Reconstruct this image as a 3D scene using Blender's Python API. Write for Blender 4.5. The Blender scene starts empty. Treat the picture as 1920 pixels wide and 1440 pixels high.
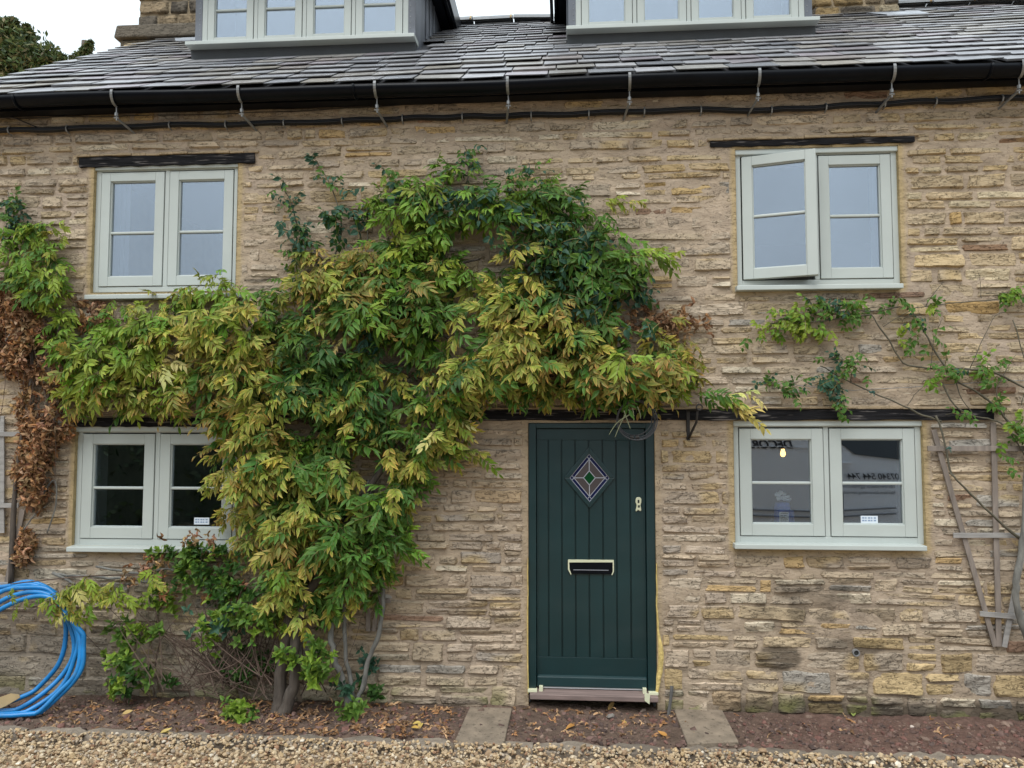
import bpy, math, random
import numpy as np
from mathutils import Matrix, Vector

RNG = np.random.default_rng(7)
random.seed(7)
scene = bpy.context.scene
COL = scene.collection

# ------------------------------------------------------------------ camera
F = 1443.0                     # focal length in photo pixels (photo 1920 wide)
TH, PH, D, H = math.radians(4.1), math.radians(3.5), 5.5, 1.93
CP = np.array([0.0, -D, H])
CW = np.array([-math.sin(TH)*math.cos(PH), math.cos(TH)*math.cos(PH), math.sin(PH)])
CR = np.array([math.cos(TH), math.sin(TH), 0.0])
CU = np.cross(CR, CW)
cam = bpy.data.cameras.new('camera')
cam.sensor_width = 36.0
cam.lens = F/1920*36.0
cam.clip_start, cam.clip_end = 0.05, 400.0
camo = bpy.data.objects.new('camera', cam)
COL.objects.link(camo)
camo.matrix_world = Matrix(((CR[0], CU[0], -CW[0], CP[0]), (CR[1], CU[1], -CW[1], CP[1]),
                            (CR[2], CU[2], -CW[2], CP[2]), (0, 0, 0, 1)))
scene.camera = camo

# ------------------------------------------------------------------ sky, sun, exposure
SUN_EL, SUN_AZ = math.radians(58), math.radians(200)
world = bpy.data.worlds.new('World')
scene.world = world
world.use_nodes = True
nt = world.node_tree
nt.nodes.clear()
sky = nt.nodes.new('ShaderNodeTexSky')
sky.sky_type = 'NISHITA'
sky.sun_disc = False
sky.sun_elevation = SUN_EL
sky.sun_rotation = SUN_AZ
sky.dust_density = 3.0
cl = nt.nodes.new('ShaderNodeMixRGB')           # an even layer of cloud over the clear sky
cl.inputs[0].default_value = 0.9
cl.inputs[2].default_value = (11.0, 12.2, 12.9, 1)
tc = nt.nodes.new('ShaderNodeTexCoord')          # overcast luminance: (1 + 2 sin elevation) / 3 of the zenith, all round
sx = nt.nodes.new('ShaderNodeSeparateXYZ')
nt.links.new(tc.outputs['Generated'], sx.inputs[0])
gr_ = nt.nodes.new('ShaderNodeMapRange')
gr_.inputs['From Min'].default_value, gr_.inputs['From Max'].default_value = 0.0, 1.0
gr_.inputs['To Min'].default_value, gr_.inputs['To Max'].default_value = 0.36, 1.0
nt.links.new(sx.outputs['Z'], gr_.inputs['Value'])
vm = nt.nodes.new('ShaderNodeVectorMath'); vm.operation = 'SCALE'
bg = nt.nodes.new('ShaderNodeBackground')
bg.inputs[1].default_value = 0.11
wo = nt.nodes.new('ShaderNodeOutputWorld')
nt.links.new(sky.outputs[0], cl.inputs[1])
nt.links.new(cl.outputs[0], vm.inputs[0])
cn = nt.nodes.new('ShaderNodeTexNoise')          # faint cloud structure
cn.inputs['Scale'].default_value, cn.inputs['Detail'].default_value = 3.0, 5.0
nt.links.new(tc.outputs['Generated'], cn.inputs['Vector'])
cm = nt.nodes.new('ShaderNodeMapRange')
cm.inputs['From Min'].default_value, cm.inputs['From Max'].default_value = 0.3, 0.7
cm.inputs['To Min'].default_value, cm.inputs['To Max'].default_value = 0.82, 1.12
nt.links.new(cn.outputs['Fac'], cm.inputs['Value'])
mu = nt.nodes.new('ShaderNodeMath'); mu.operation = 'MULTIPLY'
nt.links.new(gr_.outputs[0], mu.inputs[0]); nt.links.new(cm.outputs[0], mu.inputs[1])
nt.links.new(mu.outputs[0], vm.inputs['Scale'])
nt.links.new(vm.outputs[0], bg.inputs[0])
nt.links.new(bg.outputs[0], wo.inputs[0])
sl = bpy.data.lights.new('sun', 'SUN')
sl.energy, sl.angle, sl.color = 1.35, math.radians(40), (1.0, 0.985, 0.955)
so = bpy.data.objects.new('sun', sl)
COL.objects.link(so)
so.rotation_euler = (math.radians(90)-SUN_EL, 0, math.radians(-20))
vs = scene.view_settings
vs.view_transform, vs.look, vs.gamma, vs.exposure = 'Standard', 'None', 1.0, 0.76
vs.use_curve_mapping = False
scene.cycles.max_bounces = 8
scene.cycles.transparent_max_bounces = 16

# ------------------------------------------------------------------ maths helpers
def ray(px, py):
    return CW + CR*((px-960)/F) - CU*((py-720)/F)

def at(px, py, y=0.0):
    """world point on the vertical plane Y = y that the photo pixel shows"""
    d = ray(px, py)
    return CP + d*((y-CP[1])/d[1])

def atz(px, py, z=0.0):
    d = ray(px, py)
    return CP + d*((z-CP[2])/d[2])

def pix(p):
    q = np.asarray(p, float) - CP
    w = q @ CW
    return 960+F*(q @ CR)/w, 720-F*(q @ CU)/w

def _hash(i, j, s):
    n = (i*374761393 + j*668265263 + s*982451653) & 0xffffffff
    n = ((n ^ (n >> 13))*1274126177) & 0xffffffff
    return ((n ^ (n >> 16)) & 0xffff)/65535.0

def vnoise(x, y, s=0):
    x = np.asarray(x, float); y = np.asarray(y, float)
    xi = np.floor(x).astype(np.int64); yi = np.floor(y).astype(np.int64)
    xf = x-xi; yf = y-yi
    u = xf*xf*(3-2*xf); v = yf*yf*(3-2*yf)
    a = _hash(xi, yi, s); b = _hash(xi+1, yi, s); c = _hash(xi, yi+1, s); d = _hash(xi+1, yi+1, s)
    return (a*(1-u)+b*u)*(1-v)+(c*(1-u)+d*u)*v

def fbm(x, y, s=0, o=3):
    t, a, tot = 0, 1.0, 0.0
    for k in range(o):
        t = t + a*vnoise(np.asarray(x)*2**k, np.asarray(y)*2**k, s+k*17)
        tot += a; a *= 0.5
    return t/tot

def inpoly(px, py, poly):
    px = np.asarray(px, float); py = np.asarray(py, float)
    r = np.zeros(np.broadcast(px, py).shape, bool)
    n = len(poly)
    for i in range(n):
        x1, y1 = poly[i]; x2, y2 = poly[(i+1) % n]
        if y1 == y2: continue
        c = ((y1 > py) != (y2 > py)) & (px < (x2-x1)*(py-y1)/(y2-y1)+x1)
        r ^= c
    return r

def edgedist(px, py, poly):
    best = 1e9
    n = len(poly)
    for i in range(n):
        ax, ay = poly[i]; bx, by = poly[(i+1) % n]
        dx, dy = bx-ax, by-ay
        t = max(0, min(1, ((px-ax)*dx+(py-ay)*dy)/(dx*dx+dy*dy+1e-9)))
        best = min(best, math.hypot(px-ax-t*dx, py-ay-t*dy))
    return best

# ------------------------------------------------------------------ materials
MATS = {}
def material(name, base=(0.5, 0.5, 0.5), rough=0.6, attr=False, metal=0.0, var=0.0, vscale=(8, 8, 8), detail=4.0,
             bump=0.0, bscale=(30, 30, 30), bdist=0.01, spec=0.5, speck=0.0, speck_scale=60, transl=0.0, coat=0.0,
             hue=None, emit=None, emit_s=0.0, crack=None):
    if name in MATS: return MATS[name]
    m = bpy.data.materials.new(name)
    m.use_nodes = True
    t = m.node_tree; N = t.nodes; L = t.links
    N.clear()
    out = N.new('ShaderNodeOutputMaterial')
    b = N.new('ShaderNodeBsdfPrincipled')
    b.inputs['Roughness'].default_value = rough
    b.inputs['Metallic'].default_value = metal
    b.inputs['Specular IOR Level'].default_value = spec
    b.inputs['Coat Weight'].default_value = coat
    geo = N.new('ShaderNodeNewGeometry')
    if attr:
        a = N.new('ShaderNodeAttribute'); a.attribute_name = 'col'
        col = a.outputs['Color']
    else:
        c = N.new('ShaderNodeRGB'); c.outputs[0].default_value = (*base, 1)
        col = c.outputs[0]
    def noise(sc, det, ro=0.55):
        mp = N.new('ShaderNodeMapping'); mp.inputs['Scale'].default_value = sc
        L.new(geo.outputs['Position'], mp.inputs['Vector'])
        n = N.new('ShaderNodeTexNoise'); n.inputs['Scale'].default_value = 1.0
        n.inputs['Detail'].default_value = det; n.inputs['Roughness'].default_value = ro
        L.new(mp.outputs[0], n.inputs['Vector'])
        return n
    if var:
        n = noise(vscale, detail)
        mr = N.new('ShaderNodeMapRange')
        mr.inputs['From Min'].default_value = 0.25; mr.inputs['From Max'].default_value = 0.75
        mr.inputs['To Min'].default_value = 1-var; mr.inputs['To Max'].default_value = 1+var
        L.new(n.outputs['Fac'], mr.inputs['Value'])
        mx = N.new('ShaderNodeVectorMath'); mx.operation = 'SCALE'
        L.new(col, mx.inputs[0]); L.new(mr.outputs[0], mx.inputs['Scale'])
        col = mx.outputs[0]
    if hue:
        n = noise(hue[0], 3.0)
        mr = N.new('ShaderNodeMapRange')
        mr.inputs['From Min'].default_value = hue[3]; mr.inputs['From Max'].default_value = hue[4]
        mr.inputs['To Max'].default_value = hue[2]
        L.new(n.outputs['Fac'], mr.inputs['Value'])
        mm = N.new('ShaderNodeMixRGB'); mm.inputs[2].default_value = (*hue[1], 1)
        L.new(mr.outputs[0], mm.inputs[0]); L.new(col, mm.inputs[1])
        col = mm.outputs[0]
    if speck:
        n = noise((speck_scale,)*3, 2.0)
        mr = N.new('ShaderNodeMapRange')
        mr.inputs['From Min'].default_value = 0.58; mr.inputs['From Max'].default_value = 0.70
        mr.inputs['To Min'].default_value = 1.0; mr.inputs['To Max'].default_value = 1-speck
        L.new(n.outputs['Fac'], mr.inputs['Value'])
        mx = N.new('ShaderNodeVectorMath'); mx.operation = 'SCALE'
        L.new(col, mx.inputs[0]); L.new(mr.outputs[0], mx.inputs['Scale'])
        col = mx.outputs[0]
    crk = None
    if crack:
        n = noise(crack[0], 4.0, 0.62); n.inputs['Distortion'].default_value = 0.6
        sb = N.new('ShaderNodeMath'); sb.operation = 'SUBTRACT'; sb.inputs[1].default_value = 0.5
        ab = N.new('ShaderNodeMath'); ab.operation = 'ABSOLUTE'
        L.new(n.outputs['Fac'], sb.inputs[0]); L.new(sb.outputs[0], ab.inputs[0])
        crk = N.new('ShaderNodeMapRange'); crk.inputs['From Max'].default_value = crack[1]
        L.new(ab.outputs[0], crk.inputs['Value'])
        mr = N.new('ShaderNodeMapRange'); mr.inputs['To Min'].default_value = 1-crack[2]; mr.inputs['To Max'].default_value = 1.0
        L.new(crk.outputs[0], mr.inputs['Value'])
        mx = N.new('ShaderNodeVectorMath'); mx.operation = 'SCALE'
        L.new(col, mx.inputs[0]); L.new(mr.outputs[0], mx.inputs['Scale'])
        col = mx.outputs[0]
    L.new(col, b.inputs['Base Color'])
    if bump:
        n = noise(bscale, 5.0, 0.6)
        hsrc = n.outputs['Fac']
        if crk:
            ad = N.new('ShaderNodeMath'); ad.operation = 'MULTIPLY_ADD'; ad.inputs[1].default_value = 0.35
            L.new(crk.outputs[0], ad.inputs[0]); L.new(hsrc, ad.inputs[2]); hsrc = ad.outputs[0]
        bp = N.new('ShaderNodeBump'); bp.inputs['Strength'].default_value = bump
        bp.inputs['Distance'].default_value = bdist
        L.new(hsrc, bp.inputs['Height'])
        L.new(bp.outputs[0], b.inputs['Normal'])
    if emit:
        b.inputs['Emission Color'].default_value = (*emit, 1)
        b.inputs['Emission Strength'].default_value = emit_s
    sh = b.outputs[0]
    if transl:
        tr = N.new('ShaderNodeBsdfTranslucent')
        L.new(col, tr.inputs['Color'])
        ms = N.new('ShaderNodeMixShader'); ms.inputs[0].default_value = transl
        L.new(sh, ms.inputs[1]); L.new(tr.outputs[0], ms.inputs[2])
        sh = ms.outputs[0]
    L.new(sh, out.inputs['Surface'])
    MATS[name] = m
    return m

def glass_material(name, tint, refl, base_refl):
    m = bpy.data.materials.new(name); m.use_nodes = True
    t = m.node_tree; N = t.nodes; L = t.links
    N.clear()
    out = N.new('ShaderNodeOutputMaterial')
    fr = N.new('ShaderNodeFresnel'); fr.inputs['IOR'].default_value = 1.5
    ad = N.new('ShaderNodeMath'); ad.operation = 'ADD'; ad.use_clamp = True; ad.inputs[1].default_value = base_refl
    L.new(fr.outputs[0], ad.inputs[0])
    tr = N.new('ShaderNodeBsdfTransparent'); tr.inputs[0].default_value = (*tint, 1)
    gl = N.new('ShaderNodeBsdfGlossy'); gl.inputs['Color'].default_value = (*refl, 1)
    gl.inputs['Roughness'].default_value = 0.0
    geo = N.new('ShaderNodeNewGeometry')
    n = N.new('ShaderNodeTexNoise'); n.inputs['Scale'].default_value = 1.3; n.inputs['Detail'].default_value = 1.0
    L.new(geo.outputs['Position'], n.inputs['Vector'])
    bp = N.new('ShaderNodeBump'); bp.inputs['Strength'].default_value = 0.02; bp.inputs['Distance'].default_value = 0.02
    L.new(n.outputs['Fac'], bp.inputs['Height']); L.new(bp.outputs[0], gl.inputs['Normal'])
    mx = N.new('ShaderNodeMixShader')
    L.new(ad.outputs[0], mx.inputs[0]); L.new(tr.outputs[0], mx.inputs[1]); L.new(gl.outputs[0], mx.inputs[2])
    L.new(mx.outputs[0], out.inputs['Surface'])
    MATS[name] = m
    return m

M_STONE = material('limestone', attr=True, rough=0.92, var=0.2, vscale=(9, 9, 26), bump=1.0, bscale=(18, 18, 40), bdist=0.015,
                   spec=0.2, speck=0.45, speck_scale=62, crack=((7, 7, 20), 0.014, 0.5))
M_MORTAR = material('lime_mortar', attr=True, rough=0.95, var=0.25, vscale=(7, 7, 16), bump=0.7, bscale=(26, 26, 50), bdist=0.012,
                    spec=0.15, speck=0.2, speck_scale=70, crack=((5, 5, 14), 0.008, 0.5))
M_PLAIN = material('house_render', (0.36, 0.30, 0.22), 0.95, var=0.2)
M_PLASTER = material('painted_plaster', (0.8, 0.8, 0.79), 0.8)
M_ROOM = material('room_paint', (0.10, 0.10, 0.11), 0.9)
M_SLATE = material('slate', attr=True, rough=0.42, var=0.30, vscale=(14, 14, 14), bump=0.35, bscale=(40, 40, 40), bdist=0.006, spec=0.5)
M_SAGE = material('sage_paint', (0.42, 0.452, 0.428), 0.42, var=0.05, vscale=(3, 3, 3), bump=0.12, bscale=(6, 60, 60), bdist=0.002)
M_GROOVE = material('seal_gap', (0.02, 0.022, 0.02), 0.8)
M_LEAD = material('lead_sheet', (0.115, 0.125, 0.145), 0.5, metal=0.25, var=0.35, vscale=(6, 6, 3), bump=0.15, bscale=(20, 20, 20))
M_BLACK = material('black_paint', (0.004, 0.005, 0.0075), 0.3, var=0.25, vscale=(5, 5, 5), spec=0.1)
M_CABLE = material('black_cable', (0.008, 0.008, 0.01), 0.4, spec=0.3)
M_STEEL = material('galvanised_steel', (0.24, 0.245, 0.25), 0.5, metal=0.5, var=0.2, vscale=(30, 30, 30))
M_TIMBER = material('tarred_timber', (0.012, 0.0115, 0.013), 0.8, spec=0.12, var=0.6, vscale=(4, 30, 60), bump=0.9, bscale=(5, 40, 60), bdist=0.012,
                    hue=((6, 40, 90), (0.20, 0.18, 0.17), 0.7, 0.58, 0.70))
M_DOOR = material('green_door_paint', (0.0055, 0.027, 0.030), 0.36, hue=((2.5, 2.5, 5), (.022, .042, .045), .5, .5, .8), var=0.16, vscale=(3, 3, 3), bump=0.05, bscale=(60, 60, 4), bdist=0.002)
M_LEADCAME = material('lead_came', (0.45, 0.46, 0.52), 0.4, metal=0.3)
M_GBLUE = material('blue_glass', (0.012, 0.016, 0.065), 0.06)
M_GBROWN = material('smoky_glass', (0.075, 0.062, 0.062), 0.22, bump=0.3, bscale=(90, 90, 90), bdist=0.003)
M_GGREEN = material('green_glass', (0.008, 0.06, 0.02), 0.1)
M_TAPE = material('masking_tape', (0.60, 0.60, 0.42), 0.7, bump=0.3, bscale=(60, 60, 60), bdist=0.004)
M_SILLWOOD = material('worn_wood', (0.20, 0.145, 0.13), 0.7, var=0.35, vscale=(4, 40, 40), bump=0.4, bscale=(6, 60, 60), bdist=0.004)
M_FOAM = material('expanding_foam', (0.62, 0.47, 0.17), 0.85, var=0.3, vscale=(20, 20, 20), bump=0.9, bscale=(40, 40, 40), bdist=0.012)
M_WHITE = material('white_plastic', (0.78, 0.79, 0.8), 0.4)
M_SEALANT = material('yellow_mortar', (0.37, 0.27, 0.135), 0.95, var=0.3, vscale=(10, 10, 10), bump=0.7, bscale=(30, 30, 30), bdist=0.01)
M_LEAF = material('leaf', attr=True, rough=0.5, var=0.12, vscale=(40, 40, 40), transl=0.30, spec=0.25)
M_DRY = material('dry_leaf', attr=True, rough=0.85, var=0.2, vscale=(30, 30, 30), transl=0.12, spec=0.15)
M_BARK = material('bark', (0.085, 0.068, 0.055), 0.9, var=0.4, vscale=(40, 40, 8), bump=0.9, bscale=(60, 60, 9), bdist=0.01)
M_GREYBARK = material('grey_bark', (0.15, 0.145, 0.13), 0.9, var=0.4, vscale=(30, 30, 10), bump=0.8, bscale=(60, 60, 14), bdist=0.008)
M_CANE = material('rose_cane', (0.085, 0.075, 0.05), 0.7, var=0.35, vscale=(12, 12, 12))
M_TWIG = material('dry_twig', (0.085, 0.055, 0.04), 0.9, var=0.3, vscale=(20, 20, 20))
M_TRELLIS = material('weathered_wood', (0.20, 0.165, 0.14), 0.85, var=0.35, vscale=(30, 30, 5), bump=0.6, bscale=(70, 70, 8), bdist=0.005)
M_HOSE = material('blue_pipe', (0.008, 0.18, 0.46), 0.36, var=0.22, vscale=(12, 12, 12), hue=((9, 9, 9), (0.08, 0.18, 0.30), 0.5, 0.62, 0.78))
M_SOIL = material('soil', attr=True, rough=0.97, var=0.35, vscale=(25, 25, 25), bump=1.0, bscale=(55, 55, 55), bdist=0.018, spec=0.15)
M_GRAVEL = material('gravel_bed', (0.36, 0.265, 0.17), 0.95, var=0.5, vscale=(45, 45, 45), bump=1.0, bscale=(60, 60, 60), bdist=0.02)
M_PEBBLE = material('pebble', attr=True, rough=0.8, var=0.2, vscale=(60, 60, 60), spec=0.3)
M_KERB = material('kerb_stone', attr=True, rough=0.95, var=0.35, vscale=(14, 14, 14), bump=0.8, bscale=(40, 40, 40), bdist=0.012, spec=0.2)
M_PAVE = material('concrete_slab', (0.21, 0.165, 0.12), 0.95, var=0.35, vscale=(9, 9, 9), bump=0.7, bscale=(60, 60, 60), bdist=0.008,
                  speck=0.5, speck_scale=38)
M_IRON = material('rusty_iron', (0.022, 0.018, 0.016), 0.7, var=0.5, vscale=(30, 30, 30))
M_GLASS = glass_material('window_glass', (0.9, 0.93, 0.93), (0.82, 0.9, 1.0), 0.20)
M_GLASS_TOP = glass_material('coated_window_glass', (0.86, 0.9, 0.93), (0.78, 0.85, 0.95), 0.23)
M_VAN = material('silver_paint', (0.58, 0.59, 0.62), 0.28, metal=0.25, coat=0.5)
M_VANGLASS = material('dark_glass', (0.01, 0.012, 0.013), 0.04, spec=0.7)
M_RUBBER = material('rubber', (0.012, 0.012, 0.012), 0.85)
M_LETTER = material('black_lettering', (0.01, 0.01, 0.012), 0.5)
M_BULB = material('lit_bulb', (1, 0.85, 0.6), 0.3, emit=(1.0, 0.55, 0.16), emit_s=3.6)

# ------------------------------------------------------------------ mesh helpers
WORLD = {}                      # world matrix of every parent used so far

class MB:
    def __init__(s): s.v = []; s.f = []; s.c = []; s.m = []; s.cur = 0
    def add(s, verts, faces, col=(1, 1, 1)):
        b = len(s.v)
        s.v.extend([tuple(p) for p in verts])
        s.c.extend([col]*len(verts) if not isinstance(col, list) else col)
        s.f.extend([tuple(i+b for i in f) for f in faces])
        s.m.extend([s.cur]*len(faces))
        return s
    def box(s, x0, x1, y0, y1, z0, z1, col=(1, 1, 1)):
        v = [(x0, y0, z0), (x1, y0, z0), (x1, y1, z0), (x0, y1, z0), (x0, y0, z1), (x1, y0, z1), (x1, y1, z1), (x0, y1, z1)]
        return s.add(v, [(3, 2, 1, 0), (4, 5, 6, 7), (0, 1, 5, 4), (1, 2, 6, 5), (2, 3, 7, 6), (3, 0, 4, 7)], col)
    def hexa(s, p, col=(1, 1, 1)):       # eight corners: bottom 4 then top 4
        return s.add(p, [(3, 2, 1, 0), (4, 5, 6, 7), (0, 1, 5, 4), (1, 2, 6, 5), (2, 3, 7, 6), (3, 0, 4, 7)], col)
    def plate(s, quad, y0, y1, col=(1, 1, 1)):   # quad of (x,z), extruded in y
        n = len(quad)
        v = [(x, y0, z) for x, z in quad]+[(x, y1, z) for x, z in quad]
        f = [tuple(range(n)), tuple(range(2*n-1, n-1, -1))]
        f += [(i, n+i, n+(i+1) % n, (i+1) % n) for i in range(n)]
        return s.add(v, f, col)
    def tube(s, pts, r, n=6, col=(1, 1, 1), cap=True):
        pts = [np.asarray(p, float) for p in pts]
        k = len(pts)
        rs = r if hasattr(r, '__len__') else [r]*k
        vs, fs = [], []
        ref = None
        for i, p in enumerate(pts):
            t = pts[min(i+1, k-1)]-pts[max(i-1, 0)]
            t = t/(np.linalg.norm(t)+1e-12)
            if ref is None:
                ref = np.array([0, 0, 1.0]) if abs(t[2]) < 0.9 else np.array([1.0, 0, 0])
            a = np.cross(t, ref); a /= (np.linalg.norm(a)+1e-12)
            b = np.cross(a, t); ref = b
            for j in range(n):
                q = 2*math.pi*j/n
                vs.append(p+rs[i]*(math.cos(q)*a+math.sin(q)*b))
        for i in range(k-1):
            for j in range(n):
                fs.append((i*n+j, i*n+(j+1) % n, (i+1)*n+(j+1) % n, (i+1)*n+j))
        if cap:
            fs.append(tuple(range(n-1, -1, -1))); fs.append(tuple((k-1)*n+j for j in range(n)))
        return s.add(vs, fs, col)
    def lathe(s, c, prof, n=16, axis='z', col=(1, 1, 1)):
        vs, fs = [], []
        for rr, hh in prof:
            for j in range(n):
                q = 2*math.pi*j/n
                if axis == 'z': vs.append((c[0]+rr*math.cos(q), c[1]+rr*math.sin(q), c[2]+hh))
                else: vs.append((c[0]+rr*math.cos(q), c[1]+hh, c[2]+rr*math.sin(q)))
        k = len(prof)
        for i in range(k-1):
            for j in range(n):
                fs.append((i*n+j, i*n+(j+1) % n, (i+1)*n+(j+1) % n, (i+1)*n+j))
        fs.append(tuple(range(n-1, -1, -1))); fs.append(tuple((k-1)*n+j for j in range(n)))
        return s.add(vs, fs, col)
    def build(s, name, mats, parent=None, smooth=False, bevel=0.0, centre=True):
        return link_mesh(name, np.array(s.v, float), s.f, mats, parent, smooth, bevel, centre, np.array(s.c, float), s.m)

def link_mesh(name, V, faces, mats, parent=None, smooth=False, bevel=0.0, centre=True, cols=None, midx=None):
    c = (V.min(0)+V.max(0))/2 if centre else np.zeros(3)
    me = bpy.data.meshes.new(name)
    me.from_pydata((V-c).tolist(), [], faces if isinstance(faces, list) else faces.tolist())
    if not isinstance(mats, (list, tuple)): mats = [mats]
    for m in mats: me.materials.append(m)
    if cols is not None:
        a = me.color_attributes.new('col', 'FLOAT_COLOR', 'POINT')
        a.data.foreach_set('color', np.c_[cols, np.ones(len(cols))].astype(np.float32).ravel())
    if midx is not None and len(mats) > 1:
        me.polygons.foreach_set('material_index', np.array(midx, np.int32))
    if smooth:
        me.polygons.foreach_set('use_smooth', np.ones(len(me.polygons), bool))
    o = bpy.data.objects.new(name, me)
    COL.objects.link(o)
    place(o, Matrix.Translation(Vector(c)), parent)
    if bevel:
        b = o.modifiers.new('bevel', 'BEVEL'); b.width = bevel; b.segments = 2; b.limit_method = 'ANGLE'
    return o

def place(o, mw, parent=None):
    WORLD[o.name] = mw
    if parent is not None:
        o.parent = parent
        o.matrix_parent_inverse = WORLD[parent.name].inverted()
    o.matrix_basis = mw

def thing(name, label, cat, loc=(0, 0, 0), group=None):
    o = bpy.data.objects.new(name, None)
    COL.objects.link(o)
    place(o, Matrix.Translation(Vector(loc)))
    o.empty_display_size = 0.2
    return tag(o, label, cat, group)

def tag(o, label=None, cat=None, group=None, kind=None):
    if label: o['label'] = label
    if cat: o['category'] = cat
    if group: o['group'] = group
    if kind: o['kind'] = kind
    return o

# ------------------------------------------------------------------ pixel regions of the climbers (photo pixels, on the wall)
MAIN = [(118, 700), (95, 650), (120, 618), (190, 600), (260, 592), (330, 585), (345, 560), (395, 545), (430, 535), (480, 560), (525, 575),
        (550, 520), (575, 492), (650, 495), (690, 470), (685, 410), (720, 372), (780, 348), (860, 335), (960, 340), (1040, 350),
        (1095, 385), (1135, 435), (1185, 470), (1200, 520), (1175, 560), (1140, 590), (1150, 640), (1230, 655), (1290, 650), (1300, 690),
        (1290, 735), (1240, 765), (1180, 770), (1120, 780), (1050, 760), (960, 775), (900, 765), (870, 800), (885, 850), (850, 875),
        (795, 900), (775, 960), (770, 1030), (720, 1090), (705, 1150), (660, 1165), (600, 1180), (540, 1190), (500, 1140), (490, 1060), (440, 1020), (432, 960),
        (390, 905), (425, 875), (412, 830), (390, 780), (330, 796), (250, 790), (160, 790), (122, 755)]
LEFTC = [(0, 455), (45, 435), (100, 445), (118, 480), (122, 530), (128, 580), (140, 640), (95, 650), (70, 600), (55, 560), (0, 545)]

# ------------------------------------------------------------------ the cottage
cottage = thing('cottage', 'honey stone cottage with slate roof, sage green windows and a dark green front door', 'cottage', (-0.8, 0, 0))
ROOF_T = math.tan(math.radians(34)); ROOF_Y, ROOF_Z = -0.15, 4.455
RIDGE_Y = 3.05
XL, XR = -4.56, 6.4
def roofz(y): return ROOF_Z+ROOF_T*(y-ROOF_Y)
def roof_at(px, py):
    d = ray(px, py)
    s = (ROOF_Z+ROOF_T*(CP[1]-ROOF_Y)-CP[2])/(d[2]-ROOF_T*d[1])
    return CP+d*s

def rect(px0, py0, px1, py1, y):
    a = at(px0, (py0+py1)/2, y); b = at(px1, (py0+py1)/2, y)
    c = at((px0+px1)/2, py0, y); d = at((px0+px1)/2, py1, y)
    return a[0], b[0], d[2], c[2]           # x0 x1 z0 z1

WIN = {   # name: outer frame rect on its plane (x0,x1,z0,z1)
    'UL': rect(178, 309, 447, 548, 0.03), 'UR': rect(1379, 279, 1684, 536, 0.03),
    'LL': rect(143, 800, 447, 1023, 0.03), 'LR': rect(1375, 789, 1729, 1019, 0.03)}
DOOR = rect(991, 793, 1229, 1301, 0.02)
openings = [tuple(v) for v in WIN.values()]+[(DOOR[0], DOOR[1], -0.1, DOOR[3])]

def stain_and_shade(x, z):
    """brown-black marks with outlines of their own on the masonry, plus painted recess shade at its foot; returns multiplier (n,) and moss (n,)"""
    m = np.ones_like(x)
    px = x; n = fbm(x*9, z*14, 5)
    a = at(1400, 1075); b = at(1660, 1190)              # sooty patch below the right-hand window
    cx, cz = (a[0]+b[0])/2, (a[2]+b[2])/2
    q = ((x-cx)/(abs(b[0]-a[0])*0.55))**2+((z-cz)/(abs(b[2]-a[2])*0.6))**2
    m *= 1-0.48*np.clip(1.2-q, 0, 1)*np.clip((n-0.48)*6, 0, 1)
    a = at(1460, 1235)
    q = ((x-a[0])/0.15)**2+((z-a[2])/0.085)**2
    m *= 1-0.55*np.clip((1.15+0.5*(n-0.5)-q)*5, 0, 1)   # damp blot
    a = at(1605, 1222)
    q = ((x-a[0])/0.2)**2+((z-a[2]-0.03)/0.06)**2
    m *= 1-0.45*np.clip((1.0+0.9*(n-0.5)-q)*4, 0, 1)
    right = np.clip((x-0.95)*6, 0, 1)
    m *= 1-0.68*right*np.clip((0.125+0.12*(n-0.5)-z)*22, 0, 1)      # stained wall foot, with the shade of its recess painted in
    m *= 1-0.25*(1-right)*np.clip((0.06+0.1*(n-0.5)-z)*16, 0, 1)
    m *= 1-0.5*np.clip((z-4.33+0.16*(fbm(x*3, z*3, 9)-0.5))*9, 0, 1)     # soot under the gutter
    return m

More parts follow.
